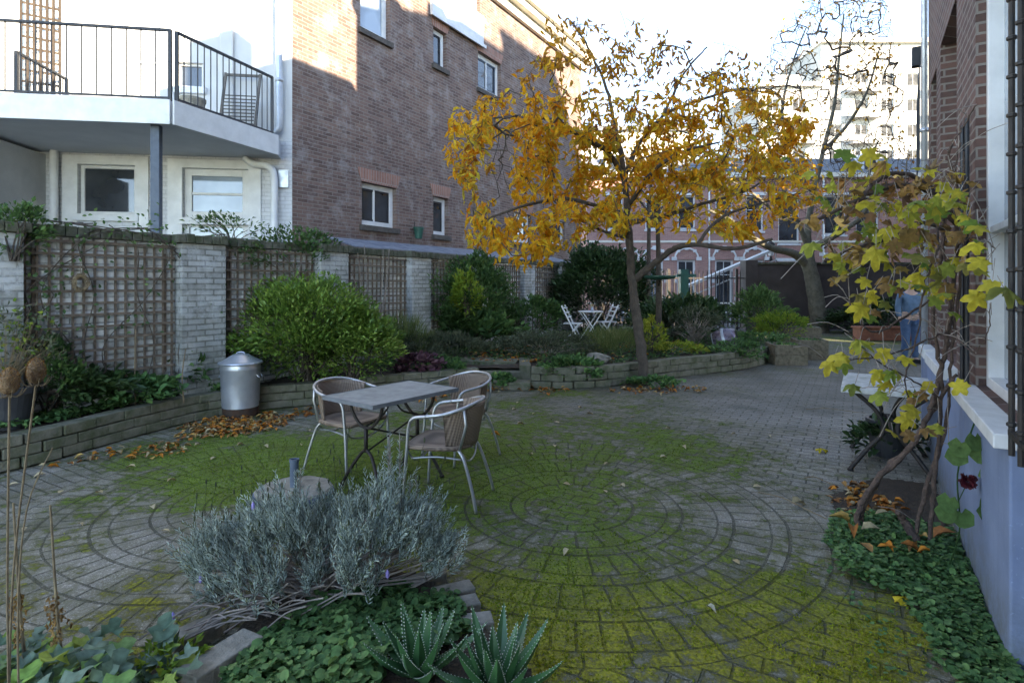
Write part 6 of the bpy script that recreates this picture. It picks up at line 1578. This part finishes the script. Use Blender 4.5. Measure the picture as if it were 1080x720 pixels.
litter('leaf_litter','fallen orange leaves along the block wall behind the cafe table',[(-2.9,7.2),(-2.2,7.55),(-1.5,8.1),(-.8,8.55),(-.6,8.2),(-1.6,7.4),(-2.6,6.8)],170)
litter('leaf_litter','orange leaves heaped around the stone steps',[(-.55,8.4),(-.6,9.1),(-.2,9.9),(.5,9.8),(.4,8.9),(.9,8.6),(.5,8.2)],260,h=.0,thick=.05)
litter('leaf_litter','orange leaves scattered on the soil above the stone steps',[(-.7,9.5),(-.8,11),(.2,12),(.9,11.5),(.6,10),(.4,9.3)],300,h=.3,thick=.05)
litter('leaf_litter','fallen leaves at the foot of the leaning golden tree',[(1.4,8.45),(1.6,8.75),(2.4,8.95),(3.0,8.9),(2.9,8.5),(2.1,8.3)],130)
litter('leaf_litter','brown fallen leaves under the vine along the blue wall',[(2.3,3.7),(2.35,4.3),(2.75,4.6),(2.9,4.4),(2.7,3.9)],230,thick=.04)
litter('leaf_litter','fallen leaves lying among the round green leaves by the blue wall',[(1.9,2.9),(2.0,3.5),(2.5,3.8),(2.5,3.3),(2.1,2.8)],16,h=.1,thick=.05,ls=.1)
litter('leaf_litter','golden leaves caught on the soil of the far bed',[(1,9.5),(2,10),(4,11.4),(4,13),(1.5,12)],160,h=.3,thick=.05)
# single leaves
def leaf(px,py,mat,s,label,group=None,rz=None,tm=OVAL,h=.006):
    g_=G(px,py); z=float(height_fn(np.array([g_.x]),np.array([g_.y]))[0]); k=1
    a=random.uniform(0,6.28) if rz is None else rz
    o=leafcloud('fallen_leaf',[(0,0,0)],[(math.cos(a),math.sin(a),.08)],[(random.uniform(-.25,.25),random.uniform(-.25,.25),1)],s,s*random.uniform(.5,.7),tm,M[mat],None,curl=np.array([random.uniform(.8,2.8)]),label=label,cat='leaf',group=group)
    o.location=(g_.x,g_.y,max(z,-.004)+h)
leaf(195,598,'yellow_leaf',.085,'bright yellow fallen leaf on the paving left of the lavender',h=.012)
leaf(518,459,'orange_leaf',.1,'bright orange fallen leaf right of the near woven chair',h=.012)
leaf(947,635,'yellow_leaf',.15,'large yellow fallen leaf at the edge of the green mat below the vine',tm=PALM,rz=.1,h=.02)
leaf(915,595,'white_leaf',.09,'pale buff curled leaf on the paving left of the vine foot',h=.02)
leaf(745,641,'white_leaf',.055,'whitish fallen leaf on the mossy paving in the bottom centre',h=.012)
leaf(835,532,'pale_leaf',.12,'pale fallen leaf on the outermost paving ring at right',h=.01)
leaf(862,477,'yellow_leaf',.13,'yellow leaf on a thin twig lying on the paving before the stone table',tm=PALM,h=.03)
pos=[(30,556),(83,552),(62,520),(160,533),(118,478),(143,492),(176,508),(278,470),(318,470),(327,455),(545,448),(565,436),(520,438),(562,480),(594,510),(637,490),(659,514),(696,482),(776,458),(794,514),(540,432),(548,424),(500,436),(626,437),(610,430),(720,470),(812,460),(780,595),(600,580),(350,447),(300,446),(250,470),(228,482),(205,470),(170,560),(108,520),(48,500),(20,510),(130,455),(590,446),(670,440),(702,452),(585,470),(640,520)]
for i,(a,b_) in enumerate(pos): leaf(a,b_,'pale_leaf',random.uniform(.05,.085)*(1 if b_>450 else 1.2),'small pale curled leaf lying loose on the mossy paving','loose pale leaves scattered over the paving')
# long straw twigs lying on paving near the marble table
for i,(a,b_,lab) in enumerate((((800,520),(872,548),'long bent dry twig on the paving below the stone table'),((850,432),(912,436),'straight pale twig on the paving left of the stone table'),((848,505),(880,512),'short dry twig near the outermost paving ring'))):
    A_=G(*a);B_=G(*b_); o=empty('fallen_twig',tuple(A_),0,lab,'twig',group='dry twigs on the paving'); m=MB(); d=B_-A_; m.tube(catmull([(0,0,.008),(d.x*.4,d.y*.4+.03,.03),(d.x*.7,d.y*.7,.02),(d.x,d.y,.008)],5),.004,5); m.build('stick',M['straw'],o)
